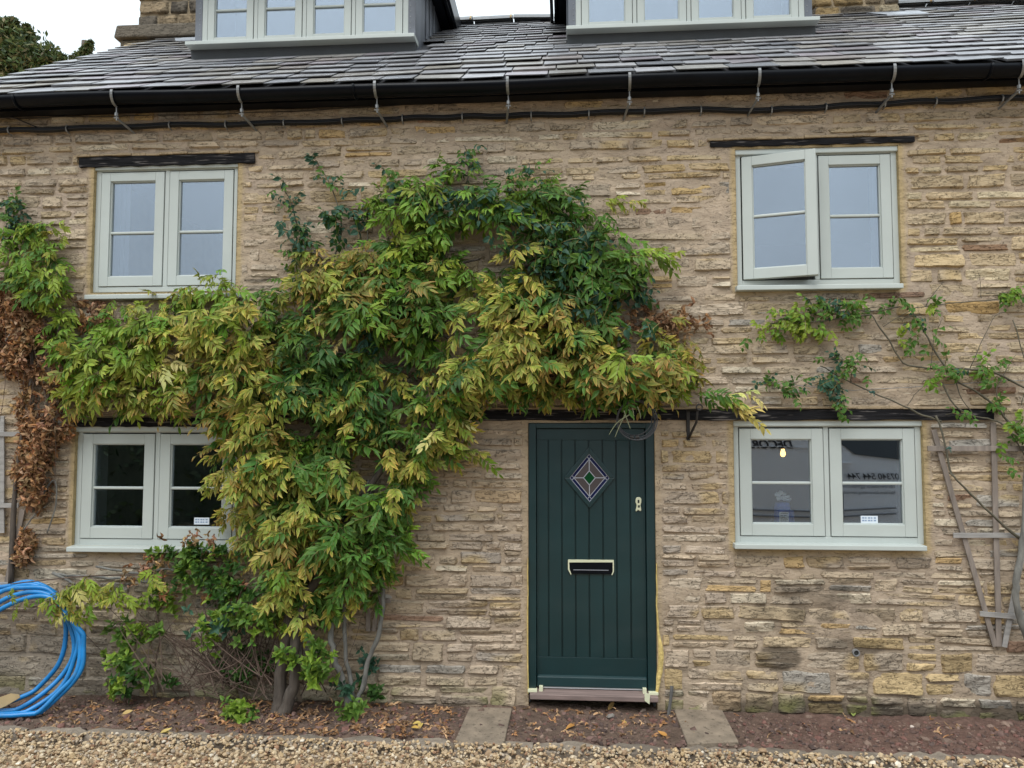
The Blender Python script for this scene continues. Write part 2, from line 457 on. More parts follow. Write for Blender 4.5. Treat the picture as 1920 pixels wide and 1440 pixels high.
# --- mortar body of the front wall, with true openings
def wall_mesh():
    step = 0.026
    xs = list(np.arange(XL, 4.3, step))+[XR]; zs = list(np.arange(-0.12, 4.43, step))
    for o in openings:
        for vals, arr in (((o[0], o[1]), xs), ((o[2], o[3]), zs)):
            for q in vals:
                i = int(np.argmin(np.abs(np.array(arr)-q))); arr[i] = q
    xs = np.array(sorted(xs)); zs = np.array(sorted(zs))
    X, Z = np.meshgrid(xs, zs)
    sm = np.clip((fbm(X*3.0, Z*5.2, 13)-0.60)*7, 0, 1)
    Y = 0.0085-0.0095*sm-0.012*(fbm(X*5, Z*13, 3)-0.35)-0.010*(fbm(X*19, Z*30, 4)-0.5)-0.02*(fbm(X*.9, Z*.9, 8)-0.5)
    for o in openings:                              # smooth dressing of yellow mortar round each opening
        dx = np.maximum(np.maximum(o[0]-X, X-o[1]), 0); dz = np.maximum(np.maximum(o[2]-Z, Z-o[3]), 0)
        d = np.hypot(dx, dz)
        Y = np.where(d < 0.05, np.minimum(Y, 0.004)*0.4+0.002, Y)
    base = np.array([0.38, 0.298, 0.218])
    n = fbm(X*1.3, Z*1.6, 21)[..., None]; n2 = fbm(X*4, Z*9, 22)[..., None]
    C = base*(0.84+0.32*n2)
    C = C*(1-0.5*(n > 0.5)*(n-0.5)*4)+np.array([0.375, 0.295, 0.232])*(0.5*(n > 0.5)*(n-0.5)*4)
    for i, o in enumerate(openings):
        dx = np.maximum(np.maximum(o[0]-X, X-o[1]), 0); dz = np.maximum(np.maximum(o[2]-Z, Z-o[3]), 0)
        d = np.hypot(dx, dz*0.6)+0.03*(fbm(X*8, Z*8, 31)-0.5)
        w = np.clip((0.05-d)*40, 0, 1)[..., None]*(0.75 if i < 4 else 0.2)
        C = C*(1-w)+np.array([0.40, 0.30, 0.15])*w
    low = np.clip((0.9-Z)*1.1, 0, 1)[..., None]*np.clip((-1.9-X)*2, 0, 1)[..., None]     # grey cement repair low on the left
    C = C*(1-0.7*low)+np.array([0.26, 0.235, 0.19])*0.7*low
    C *= stain_and_shade(X, Z)[..., None]
    nx, nz = len(xs), len(zs)
    V = np.c_[X.ravel(), Y.ravel(), Z.ravel()]
    cxm = (xs[:-1]+xs[1:])/2; czm = (zs[:-1]+zs[1:])/2
    CX, CZ = np.meshgrid(cxm, czm)
    keep = np.ones_like(CX, bool)
    for o in openings: keep &= ~((CX > o[0]) & (CX < o[1]) & (CZ > o[2]) & (CZ < o[3]))
    jj, ii = np.nonzero(keep)
    a = jj*nx+ii
    faces = np.c_[a, a+1, a+nx+1, a+nx].tolist()
    mi = [0]*len(faces)
    V = V.tolist(); C = C.reshape(-1, 3).tolist()
    def q(p, m, col):
        b = len(V); V.extend(p); C.extend([col]*4); faces.append([b, b+1, b+2, b+3]); mi.append(m)
    for o in openings:                              # reveals: outer stone, inner plaster
        x0, x1, z0, z1 = o
        for ya, yb, m, col in ((-0.002, 0.10, 0, (0.38, 0.29, 0.15)), (0.10, 0.42, 1, (1, 1, 1))):
            q([(x0, ya, z0), (x0, yb, z0), (x0, yb, z1), (x0, ya, z1)], m, col)
            q([(x1, yb, z0), (x1, ya, z0), (x1, ya, z1), (x1, yb, z1)], m, col)
            q([(x0, ya, z1), (x0, yb, z1), (x1, yb, z1), (x1, ya, z1)], m, col)
            q([(x0, yb, z0), (x0, ya, z0), (x1, ya, z0), (x1, yb, z0)], m, col)
    return link_mesh('wall', np.array(V), faces, [M_MORTAR, M_PLASTER], cottage, True, 0, False, np.array(C), mi)
front = wall_mesh()

# --- rubble stones, laid in wavy courses
PAL = [((0.42, 0.333, 0.236), 34), ((0.395, 0.32, 0.24), 26), ((0.445, 0.345, 0.225), 15), ((0.335, 0.27, 0.205), 8), ((0.49, 0.415, 0.31), 9),
       ((0.45, 0.31, 0.155), 6), ((0.34, 0.305, 0.26), 5), ((0.25, 0.16, 0.11), 2)]
PW = np.array([p[1] for p in PAL], float); PW /= PW.sum()

def stone_geo(cx, cz, hw, hh, rng, prot, lam):
    nu = max(6, min(22, int(2*hw/0.019))); nv = max(4, min(10, int(2*hh/0.016)))
    u = np.linspace(-1, 1, nu+1); v = np.linspace(-1, 1, nv+1)
    u = np.sign(u)*(1-(1-np.abs(u))**1.0); v = np.sign(v)*(1-(1-np.abs(v))**1.15)
    U, W = np.meshgrid(u, v)
    s = rng.integers(0, 9999)
    e1 = 2*(vnoise(W*1.6+s, U*0+s, 1)-0.5)*min(.012, hw*.12); e2 = 2*(fbm(U*hw*14+s, W*0+s, 2, 2)-0.5)*min(.013, hh*.22)
    rr = rng.uniform(0.0, 0.05)
    X = cx+hw*U*(1-rr*W**4)+e1*np.abs(U)**3
    Z = cz+hh*W*(1-rr*U**6)+e2*np.abs(W)**3+rng.normal(0, 0.02)*(X-cx)
    prof = (1-np.abs(U)**22)*(1-np.abs(W)**16)
    rough = fbm(X*14+s, Z*34, s % 97, 3)-0.5
    ridge = np.abs(fbm(X*8+s, Z*20+s, s % 71, 2)-0.5)
    big = fbm(X*7+s, Z*11, s % 89, 2)-0.5
    Y = 0.024-prof*(prot+0.026)-prof*(rough*0.014*lam+big*0.010-ridge*.015*lam)-0.006*rng.normal()*U*prof-0.006*rng.normal()*W*prof
    nx = nu+1
    jj, ii = np.meshgrid(range(nv), range(nu), indexing='ij')
    a = (jj*nx+ii).ravel()
    return np.c_[X.ravel(), Y.ravel(), Z.ravel()], np.c_[a, a+1, a+nx+1, a+nx]

def lay_stones(rng):
    out = []
    z = 0.0; k = 0
    while z < 4.42:
        if z < 0.35: hgt = rng.uniform(0.13, 0.19)
        elif z < 0.9: hgt = rng.uniform(0.085, 0.14)
        else: hgt = rng.choice([rng.uniform(0.055, 0.08), rng.uniform(0.075, 0.115)])
        x = XL-rng.uniform(0, 0.2)
        while x < 3.9:
            w = rng.gamma(6, 0.042)+0.04
            w = min(max(w, 0.10), 0.55)
            if hgt > 0.14: w = max(w, 0.2)
            parts = [(0.0, 1.0)]
            if hgt > 0.09 and rng.random() < 0.36:
                c = rng.uniform(0.38, 0.62); parts = [(0, c), (c, 1)]
            gap = rng.uniform(0.002, 0.010)
            for lo, hi in parts:
                wob = 0.03*(fbm((x+w/2)*0.8, 0, 40+k, 2)-0.5)+0.035*(fbm((x+w/2)*0.35, z*0.5, 77, 2)-0.5)
                z0 = z+lo*hgt+wob; z1 = z+hi*hgt+wob
                out.append([x+gap/2, x+w-gap/2, z0+0.0015, z1-0.0015])
            x += w
        z += hgt; k += 1
    # cut by openings and beams
    res = []
    for x0, x1, z0, z1 in out:
        segs = [(x0, x1)]
        if z0 < 0.015: z0 = 0.0
        for o in blockers:
            if z1 <= o[2] or z0 >= o[3]: continue
            if z1-o[2] < 0.35*(z1-z0): z1 = o[2]; continue
            if o[3]-z0 < 0.35*(z1-z0): z0 = o[3]; continue
            new = []
            for a, b in segs:
                if b <= o[0] or a >= o[1]: new.append((a, b)); continue
                if o[0]-a > 0.05: new.append((a, o[0]))
                if b-o[1] > 0.05: new.append((o[1], b))
            segs = new
        for a, b in segs:
            if z1-z0 > 0.03: res.append((max(a, XL+0.01), b, z0, z1))
    return res

def band(px0, px1, pyt, pyb, y=0.0):
    return rect(px0, pyt, px1, pyb, y)
LINTELS = [band(150, 478, 292, 310), band(1331, 1714, 261, 272), band(140, 480, 783, 800), band(765, 1862, 768, 788)]
blockers = [(o[0]-0.035, o[1]+0.04, o[2]-0.05, o[3]+0.01) for o in openings]+[(l[0]-.01, l[1]+.01, l[2]-.012, l[3]+.012) for l in LINTELS]
srng = np.random.default_rng(11)
stones = []
for (x0, x1, z0, z1) in lay_stones(srng):
    cx, cz, hw, hh = (x0+x1)/2, (z0+z1)/2, (x1-x0)/2, (z1-z0)/2
    if hw < 0.02: continue
    prot = srng.uniform(-0.001, 0.009)
    base = np.array(PAL[srng.choice(len(PAL), p=PW)][0])
    ppx, ppy = pix((cx, 0, cz))
    if ppx > 1690 and ppy < 700: base = base*np.array([1.02, 0.99, 0.88])        # warmer toward the right-hand end
    if 700 < ppy and 850 < ppx < 1370: base = base*0.55+np.array([0.43, 0.34, 0.265])*0.45
    if cz < 0.55 and ppx > 1230 and srng.random() < 0.2: base = np.array([0.46, 0.34, 0.185])*srng.uniform(0.85, 1.1)
    if ppy > 1000 and ppx < 420: base = base*0.6+np.array([0.26, 0.235, 0.195])*0.4
    base = base*srng.uniform(0.86, 1.12)
    V, Fq = stone_geo(cx, cz, hw, hh, srng, prot, srng.choice([0.4, 1.0, 1.3]))
    n = fbm(V[:, 0]*8, V[:, 2]*22, 55)
    C = base[None]*(0.82+0.36*n[:, None])
    och = np.clip((fbm(V[:, 0]*3, V[:, 2]*6, 61)-0.6)*5, 0, 0.7)[:, None]
    C = C*(1-och)+np.array([0.43, 0.31, 0.15])*och
    C *= stain_and_shade(V[:, 0], V[:, 2])[:, None]
    mo = (np.clip((0.2-V[:, 2])*7, 0, 1)*np.clip((fbm(V[:, 0]*4, V[:, 2]*6, 83)-0.55)*7, 0, 1)*0.6)[:, None]
    C = C*(1-mo)+np.array([.15, .155, .045])*mo      # moss at the foot
    vis = (-40 < ppx < 1960) and ppy > 190 and not (inpoly(ppx, ppy, MAIN) or inpoly(ppx, ppy, LEFTC))
    stones.append((vis*hw*hh, V, Fq, C))
stones.sort(key=lambda s: -s[0])
for s in stones[:300]:
    link_mesh('stone', s[1], s[2], M_STONE, front, False, 0, True, s[3])
def join(parts):
    Vs, Fs, Cs, b = [], [], [], 0
    for V, Fq, C in parts:
        Vs.append(V); Fs.append(Fq+b); Cs.append(C); b += len(V)
    return np.concatenate(Vs), np.concatenate(Fs), np.concatenate(Cs)
V, Fq, C = join([s[1:] for s in stones[300:]])
tag(link_mesh('small_stones', V, Fq, M_STONE, front, False, 0, False, C), kind='stuff')

# --- the rest of the house shell
mb = MB()
mb.box(XL, XL+0.3, 0.03, 6.3, -0.1, 4.5); mb.box(XR-0.3, XR, 0.03, 6.3, -0.1, 4.5); mb.box(XL+.3, XR-.3, 6.0, 6.3, -0.1, 4.5)
for xa in (XL, XR-0.3):
    mb.plate([(-0.02, 4.5), (6.3, 4.5), (3.05, 4.5+3.0*ROOF_T)], 0, 0.3)
    n = 6
    for i in range(len(mb.v)-6, len(mb.v)):
        y, t, z = mb.v[i]; mb.v[i] = (xa+t, y, z)
mb.build('outer_walls', M_PLAIN, cottage)
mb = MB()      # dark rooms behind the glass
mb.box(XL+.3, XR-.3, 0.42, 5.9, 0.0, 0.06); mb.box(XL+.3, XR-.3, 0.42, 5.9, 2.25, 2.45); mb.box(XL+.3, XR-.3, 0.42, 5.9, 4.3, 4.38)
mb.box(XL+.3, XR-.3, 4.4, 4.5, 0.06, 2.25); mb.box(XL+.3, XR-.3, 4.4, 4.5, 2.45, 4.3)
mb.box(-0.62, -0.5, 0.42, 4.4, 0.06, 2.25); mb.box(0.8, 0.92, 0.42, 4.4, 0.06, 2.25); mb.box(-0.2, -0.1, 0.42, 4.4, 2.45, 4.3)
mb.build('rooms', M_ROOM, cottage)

M_CURT = material('pale_curtain', (0.75, 0.76, 0.78), 0.9, var=0.12, vscale=(40, 4, 2))
for a0, a1, b0, b1 in ((196, 240, 325, 540), (1634, 1662, 295, 520), (166, 184, 820, 1000)):      # folded curtains inside
    xa, xb, za, zb = rect(a0, b0, a1, b1, .2)
    mb = MB()
    for k in range(5):
        u0, u1 = xa+(xb-xa)*k/5, xa+(xb-xa)*(k+1)/5; um = (u0+u1)/2
        mb.add([(u0, .22, za), (um, .195, za), (u1, .22, za), (u0, .22, zb), (um, .195, zb), (u1, .22, zb), (u0, .225, za), (u1, .225, za), (u0, .225, zb), (u1, .225, zb)],
               [(0, 1, 4, 3), (1, 2, 5, 4), (6, 8, 9, 7)])
    mb.build('curtain', M_CURT, cottage)
for i, l in enumerate(LINTELS):      # tarred oak lintels
    mb = MB()
    nseg = 24
    xs = np.linspace(l[0], l[1], nseg+1)
    for k in range(nseg):
        j0 = 0.004*math.sin(k*2.1+i); j1 = 0.004*math.sin((k+1)*2.1+i)
        yy0 = -0.012+0.004*math.sin(k*1.3); yy1 = -0.012+0.004*math.sin((k+1)*1.3)
        mb.add([(xs[k], yy0, l[2]+j0), (xs[k+1], yy1, l[2]+j1), (xs[k+1], yy1, l[3]+j1*.5), (xs[k], yy0, l[3]+j0*.5),
                (xs[k], 0.06, l[2]+j0), (xs[k+1], 0.06, l[2]+j1), (xs[k+1], 0.06, l[3]+j1*.5), (xs[k], 0.06, l[3]+j0*.5)],
               [(0, 1, 2, 3), (0, 4, 5, 1), (3, 2, 6, 7)]+([(0, 3, 7, 4)] if k == 0 else [])+([(1, 5, 6, 2)] if k == nseg-1 else []))
    mb.build('lintel', M_TIMBER, cottage)
    mb = MB()                        # the thin stone drip course riding over it
    if i != 2:
        xs = np.linspace(l[0]-0.02, l[1]+0.03, 14)
        for k in range(13):
            a = -0.022+0.006*math.sin(k*1.7+i)
            mb.box(xs[k], xs[k+1], a, 0.02, l[3]+0.003+0.003*math.sin(k), l[3]+0.02+0.004*math.sin(k*2+1), (0.34, 0.26, 0.17))
        mb.build('drip_course', M_MORTAR, cottage, bevel=0.004)

# --- windows
def rails(mb, x0, x1, z0, z1, wl, wr, wb, wt, y0, y1):
    mb.box(x0, x0+wl, y0, y1, z0, z1); mb.box(x1-wr, x1, y0, y1, z0, z1)
    mb.box(x0+wl, x1-wr, y0+0.0006, y1, z0, z0+wb); mb.box(x0+wl, x1-wr, y0+0.0006, y1, z1-wt, z1)

def casement(parent, x0, x1, z0, z1, y, glass, st=0.066, bar=0.5, rot=0.0, hinge=None):
    """rails, pane pair and glazing bar; rot turns it about its left edge"""
    R = Matrix.Identity(4)
    if rot:
        T = Matrix.Translation(Vector((x0, y, 0)))
        R = T @ Matrix.Rotation(rot, 4, 'Z') @ T.inverted()
    def fin(o):
        if rot: place(o, R @ WORLD[o.name], o.parent)
        return o
    mb = MB(); rails(mb, x0, x1, z0, z1, st, st, st*1.05, st*0.95, y, y+0.055)
    fin(mb.build('casement', M_SAGE, parent, bevel=0.003))
    mb = MB()           # moulded inner edge
    rails(mb, x0+st-0.003, x1-st+0.003, z0+st*1.05-0.003, z1-st*0.95+0.003, 0.011, 0.011, 0.011, 0.011, y+0.014, y+0.05)
    fin(mb.build('bead', M_SAGE, parent, bevel=0.003))
    zb = z0+(z1-z0)*bar
    gx0, gx1 = x0+st+0.006, x1-st-0.006
    mb = MB(); mb.box(gx0, gx1, y+0.012, y+0.05, zb-0.010, zb+0.010)
    fin(mb.build('glazing_bar', M_SAGE, parent, bevel=0.006))
    for a, b in ((z0+st*1.05+.005, zb-0.009), (zb+0.009, z1-st*.95-.005)):
        mb = MB(); mb.box(gx0, gx1, y+0.03, y+0.034, a, b)
        fin(mb.build('pane', glass, parent))

def window(key, glass, open_left=False, splits=(0.5,), sill_px=None, frame=0.040, st=0.066, bar=0.5, head=True, y=0.03):
    x0, x1, z0, z1 = WIN[key]
    mb = MB()
    zh = z1-(0.045 if head else 0.03)
    zb = z0+0.045
    mb.box(x0, x0+frame, y, y+0.085, z0, z1-0.001); mb.box(x1-frame, x1, y, y+0.085, z0, z1-0.001)
    mb.box(x0+frame, x1-frame, y+0.001, y+0.085, z0, zb); mb.box(x0+frame, x1-frame, y+0.001, y+0.085, zh, z1-0.002)
    edges = [x0+frame]+[x0+frame+(x1-x0-2*frame)*s for s in splits]+[x1-frame]
    mw = 0.034
    for e in edges[1:-1]: mb.box(e-mw/2, e+mw/2, y+0.001, y+0.085, zb, zh)
    o = mb.build('window', M_SAGE, cottage, bevel=0.003)
    mb = MB(); rails(mb, x0+frame+.004, x1-frame-.004, zb+.004, zh-.004, 0.03, 0.03, 0.03, 0.03, y+0.03, y+0.08)
    for e in edges[1:-1]: mb.box(e-0.04, e+0.04, y+0.032, y+0.08, zb+.034, zh-.034)
    mb.build('seal', M_GROOVE, o)
    if head:
        mb = MB(); mb.box(x0-0.012, x1+0.012, y-0.022, y+0.05, z1-0.038, z1+0.004)
        mb.build('head_drip', M_SAGE, o, bevel=0.006)
    g = 0.005
    n = len(edges)-1
    for i in range(n):
        a = edges[i]+(mw/2 if i else 0)+g; b = edges[i+1]-(mw/2 if i < n-1 else 0)-g
        casement(o, a, b, zb+g, zh-g-(0.004 if head else 0), y-0.006 if not (open_left and i == 0) else y-0.012, glass, st, bar,
                 rot=math.radians(-17) if open_left and i == 0 else 0.0)
    if sill_px:
        sx0, sx1, sz0, sz1 = rect(*sill_px, -0.05)
        mb = MB()
        mb.hexa([(sx0, -0.065, sz0), (sx1, -0.065, sz0), (sx1, 0.11, sz0), (sx0, 0.11, sz0),
                 (sx0, -0.065, sz0+0.034), (sx1, -0.065, sz0+0.034), (sx1, 0.11, z0+0.006), (sx0, 0.11, z0+0.006)])
        mb.build('sill', M_SAGE, o, bevel=0.005)
    return o

wUL = window('UL', M_GLASS_TOP, sill_px=(160, 547, 452, 560), bar=0.47, st=0.070)
wUR = window('UR', M_GLASS_TOP, open_left=True, sill_px=(1381, 533, 1693, 543), bar=0.51, st=0.070)
wLL = window('LL', M_GLASS, sill_px=(126, 1022, 452, 1036), bar=0.48, st=0.078)
wLR = window('LR', M_GLASS, sill_px=(1377, 1020, 1737, 1031), bar=0.49, st=0.078)
# stay bar of the open casement
mb = MB()
a = at(1500, 524, 0.02); mb.box(a[0]-0.12, a[0]+0.06, -0.02, 0.03, WIN['UR'][2]+0.047, WIN['UR'][2]+0.056)
mb.build('casement_stay', M_IRON, wUR)
def sticker(win, px, py, w=0.115, h=0.05):
    p = at(px, py, 0.05)
    mb = MB(); mb.box(p[0]-w/2, p[0]+w/2, 0.0505, 0.052, p[2]-h/2, p[2]+h/2)
    mb.cur = 1
    for i in range(5):
        for zz in (-.012, .006):
            mb.box(p[0]-w*0.42+i*w*0.17, p[0]-w*0.42+i*w*0.17+w*(0.09 if i % 2 else .13), 0.0495, 0.0504, p[2]+zz, p[2]+zz+.009)
    return mb.build('glass_sticker', [material('sticker_paper', (0.62, 0.68, 0.74), 0.6), material('sticker_ink', (.20, .28, .42), .6)], win)
sticker(wLL, 378, 977); sticker(wLR, 1630, 974)

# --- the front door
dx0, dx1, dz0, dz1 = DOOR
Y0 = 0.02
mb = MB()
l0 = at(1006, 1000, Y0)[0]; l1 = at(1211, 1000, Y0)[0]
zt = at(1100, 803, Y0)[2]
zthr = at(1110, 1292, Y0)[2]
mb.box(dx0, l0-0.003, Y0-0.012, 0.12, dz0-0.012, dz1); mb.box(l1+0.003, dx1, Y0-0.012, 0.12, dz0-0.015, dz1)
mb.box(l0-.003, l1+.003, Y0-0.011, 0.12, zt, dz1-0.001)
door = mb.build('door', M_DOOR, cottage, bevel=0.004)
YL = Y0+0.022                        # face of the leaf
def zpx(py, y=YL): return at(1105, py, y)[2]
def xpx(px, y=YL): return at(px, 1000, y)[0]
zb0, zb1, zgt, zgb = zpx(1288), zpx(1266), zpx(825), zpx(1233)
mb = MB()
mb.box(l0, l1, YL+0.012, YL+0.05, zb0, zt-.003)       # leaf core
mb.box(l0, l1, YL, YL+0.0125, zgt, zt-.003)           # top rail
mb.box(l0, l1, YL, YL+0.0125, zb0, zgb)               # bottom rail
mb.build('door_leaf', M_DOOR, door, bevel=0.002)
gx = [l0]+[xpx(p) for p in (1028.5, 1053.5, 1079, 1104.5, 1130.5, 1156, 1182)]+[l1]
for i in range(8):
    a = gx[i]+(0.005 if i else 0.0); b = gx[i+1]-(0.005 if i < 7 else 0.0)
    mb = MB(); mb.box(a, b, YL+0.0004, YL+0.0123, zgb+0.0008, zgt-0.0008)
    if i < 7:
        m_ = gx[i+1]; mb.box(m_-0.0016, m_+0.0016, YL+0.004, YL+0.0122, zgb+.003, zgt-.003)
    mb.build('plank', M_DOOR, door, bevel=0.0025)
mb = MB()
mb.hexa([(l0+.003, YL-0.03, zb0+.004), (l1-.003, YL-0.03, zb0+.004), (l1-.003, YL-.0005, zb0+.004), (l0+.003, YL-.0005, zb0+.004),
         (l0+.003, YL-0.022, zb1-.012), (l1-.003, YL-0.022, zb1-.012), (l1-.003, YL-.0005, zb1), (l0+.003, YL-.0005, zb1)])
mb.build('weather_bar', M_DOOR, door, bevel=0.004)
# diamond light
def P(px, py): p = at(px, py, YL-0.01); return np.array([p[0], p[2]])
O4 = [P(1104.5, 838), P(1153, 896), P(1105.5, 953), P(1057.5, 896)]
I4 = [P(1104.5, 851), P(1143, 896), P(1105.5, 941), P(1068, 896)]
cen = P(1105, 896)
mb = MB()
for i in range(4):
    a, b, c, d = O4[i], O4[(i+1) % 4], I4[(i+1) % 4], I4[i]
    mb.plate([a, b, c, d], YL-0.016, YL+0.002)
mb.build('diamond_frame', M_DOOR, door, bevel=0.003)
mb = MB(); mb.plate(I4, YL-0.003, YL+0.001)
mb.build('blue_pane', M_GBLUE, door)
I5 = [cen+(q-cen)*0.78 for q in I4]; I2 = [cen+(q-cen)*0.30 for q in I4]
for i in range(4):
    j = (i+1) % 4
    mb = MB(); mb.plate([I2[i], I5[i], I5[j], I2[j]], YL-0.0048, YL-0.003)
    mb.build('smoky_pane', M_GBROWN, door)
mb = MB(); mb.plate(I2, YL-0.0048, YL-0.003); mb.build('green_pane', M_GGREEN, door)
mb = MB()
def strip(a, b, w=0.0042):
    d = b-a; d = d/np.linalg.norm(d); n = np.array([-d[1], d[0]])*w/2
    mb.plate([a-n, b-n, b+n, a+n], YL-0.0075, YL-0.004)
I9 = [cen+(q-cen)*0.985 for q in I4]
for i in range(4):
    j = (i+1) % 4
    strip(I9[i], I9[j]); strip(I2[i], I2[j], 0.005)
    e = (I5[j]-I5[i])*0.145
    strip(I5[i]-e, I5[j]+e); strip(I2[i], I5[i], 0.005)
mb.build('lead_cames', M_LEADCAME, door)
# masked keyhole plate
mb = MB()
p = at(1197, 946, YL)
pts = [(-.020, .040), (-.012, .052), (.010, .053), (.021, .040), (.020, .015), (.014, -.005), (.020, -.040), (.012, -.047), (-.004, -.036),
       (-.017, -.05), (-.021, -.043), (-.013, -.004), (-.021, .015)]
mb.plate([(p[0]+a, p[2]+b) for a, b in pts], YL-0.012, YL)
mb.build('taped_lock_plate', M_TAPE, door, bevel=0.004)
mb = MB(); mb.box(p[0]-.006, p[0]+.006, YL-.0135, YL-.011, p[2]+.012, p[2]+.034); mb.box(p[0]-.005, p[0]+.009, YL-.0135, YL-.011, p[2]-.02, p[2]-.004)
mb.build('keyhole', M_GROOVE, door)
# letter plate with scraps of tape round it
a = at(1067, 1052, YL); b = at(1149, 1076, YL)
mb = MB(); mb.box(a[0], b[0], YL-0.014, YL, b[2], a[2])
lp = mb.build('letter_plate', M_BLACK, door, bevel=0.003)
mb = MB(); mb.box(a[0]+.03, b[0]-.03, YL-0.017, YL-.013, b[2]+.026, b[2]+.029); mb.build('flap_line', M_LEADCAME, door)
mb = MB()
mb.plate([(a[0]-.006, a[2]+.012), (a[0]-.002, a[2]-.006), (b[0]+.003, a[2]-.002), (b[0]+.006, a[2]+.013)][::-1], YL-0.019, YL-0.003)
mb.plate([(a[0]-.008, a[2]+.01), (a[0]-.008, b[2]+.03), (a[0]+.012, b[2]-.008), (a[0]+.016, b[2]-.002), (a[0]+.003, b[2]+.03), (a[0]+.001, a[2])], YL-0.02, YL-0.002)
mb.plate([(b[0]-.001, a[2]+.008), (b[0]-.001, b[2]+.02), (b[0]-.01, b[2]-.004), (b[0]-.004, b[2]-.004), (b[0]+.007, b[2]+.02), (b[0]+.007, a[2]+.008)], YL-0.02, YL-0.002)
mb.build('masking_tape', M_TAPE, door)
# threshold
tx0, tx1 = at(994, 1300, -0.03)[0], at(1233, 1300, -0.03)[0]
zt1, zt0 = at(1110, 1299, -0.02)[2], at(1110, 1313, -0.06)[2]
mb = MB()
mb.hexa([(tx0, -0.075, zt0), (tx1, -0.075, zt0), (tx1, 0.12, zt0), (tx0, 0.12, zt0),
         (tx0, -0.075, zt0+.034), (tx1, -0.075, zt0+.034), (tx1, 0.12, zt1+.012), (tx0, 0.12, zt1+.012)])
mb.build('threshold', M_SILLWOOD, door, bevel=0.004)
mb = MB(); mb.box(l0+.015, l1-.012, YL-.02, YL+.02, zt1+.012, zt1+.026); mb.build('white_strip', M_WHITE, door)
mb = MB()
for sx, d in ((dx0, 1), (dx1, -1)):
    mb = MB()
    mb.box(min(sx-.004*d, sx+.06*d), max(sx-.004*d, sx+.06*d), -0.035, 0.02, zt1-.002, zt1+.013)
    mb.box(min(sx+.075*d, sx+.1*d), max(sx+.075*d, sx+.1*d), -0.02, 0.03, zt1+.0005, zt1+.034)
    if d < 0: mb.plate([(dx1-.095, zt0+.062), (dx1-.095, zt0+.012), (dx1-.062, zt0-.01), (dx1-.058, zt0+.06)], -0.081, -0.078)
    mb.build('threshold_tape', M_TAPE, door)
# expanding foam squeezed out beside the frame
def foam(pts, name='expanding_foam'):
    mb = MB()
    n = len(pts)
    L, R_ = [], []
    for px, py, w in pts:
        p = at(px, py, 0.0); L.append((p[0]-w, p[2])); R_.append((p[0]+w, p[2]))
    vs, fs = [], []
    for i in range(n):
        (a0, z), (b0, _) = L[i], R_[i]
        bulge = 0.014+0.008*math.sin(i*2.3)
        vs += [(a0, 0.03, z), (a0*.7+b0*.3, -bulge*.8, z), (a0*.3+b0*.7, -bulge, z), (b0, 0.02, z)]
    for i in range(n-1):
        for k in range(3): fs.append((i*4+k, i*4+4+k, i*4+5+k, i*4+1+k))
    mb.add(vs, fs); mb.build(name, M_FOAM, door, smooth=True)
foam([(1231, 1055, .004), (1231, 1085, .006), (1232, 1110, .008), (1231, 1135, .006), (1233, 1160, .010), (1234, 1185, .012), (1238, 1210, .022),
      (1239, 1235, .030), (1237, 1260, .028), (1234, 1285, .018), (1231, 1303, .012)])
foam([(990, 1045, .003), (989, 1075, .006), (990, 1110, .005), (989, 1140, .007), (989, 1180, .007), (989, 1235, .008), (990, 1270, .006), (990, 1300, .006)])
# small waste pipe in the wall
p = at(1604, 1223)
mb = MB(); n = 14
vs = []
for rr, yy in ((0.024, 0.01), (0.024, -0.02), (0.017, -0.02), (0.017, 0.01)):
    vs += [(p[0]+rr*math.cos(6.283*j/n), yy, p[2]+rr*math.sin(6.283*j/n)) for j in range(n)]
fs = [(k*n+j, k*n+(j+1) % n, (k+1)*n+(j+1) % n, (k+1)*n+j) for k in range(3) for j in range(n)]
mb.add(vs, fs); mb.build('waste_pipe', material('grey_pipe', (0.2, 0.2, 0.2), 0.5), cottage)
mb = MB(); mb.lathe((p[0], -0.012, p[2]), [(0.016, 0), (0.016, 0.01)], 14, 'y'); mb.build('pipe_mouth', M_GROOVE, cottage)

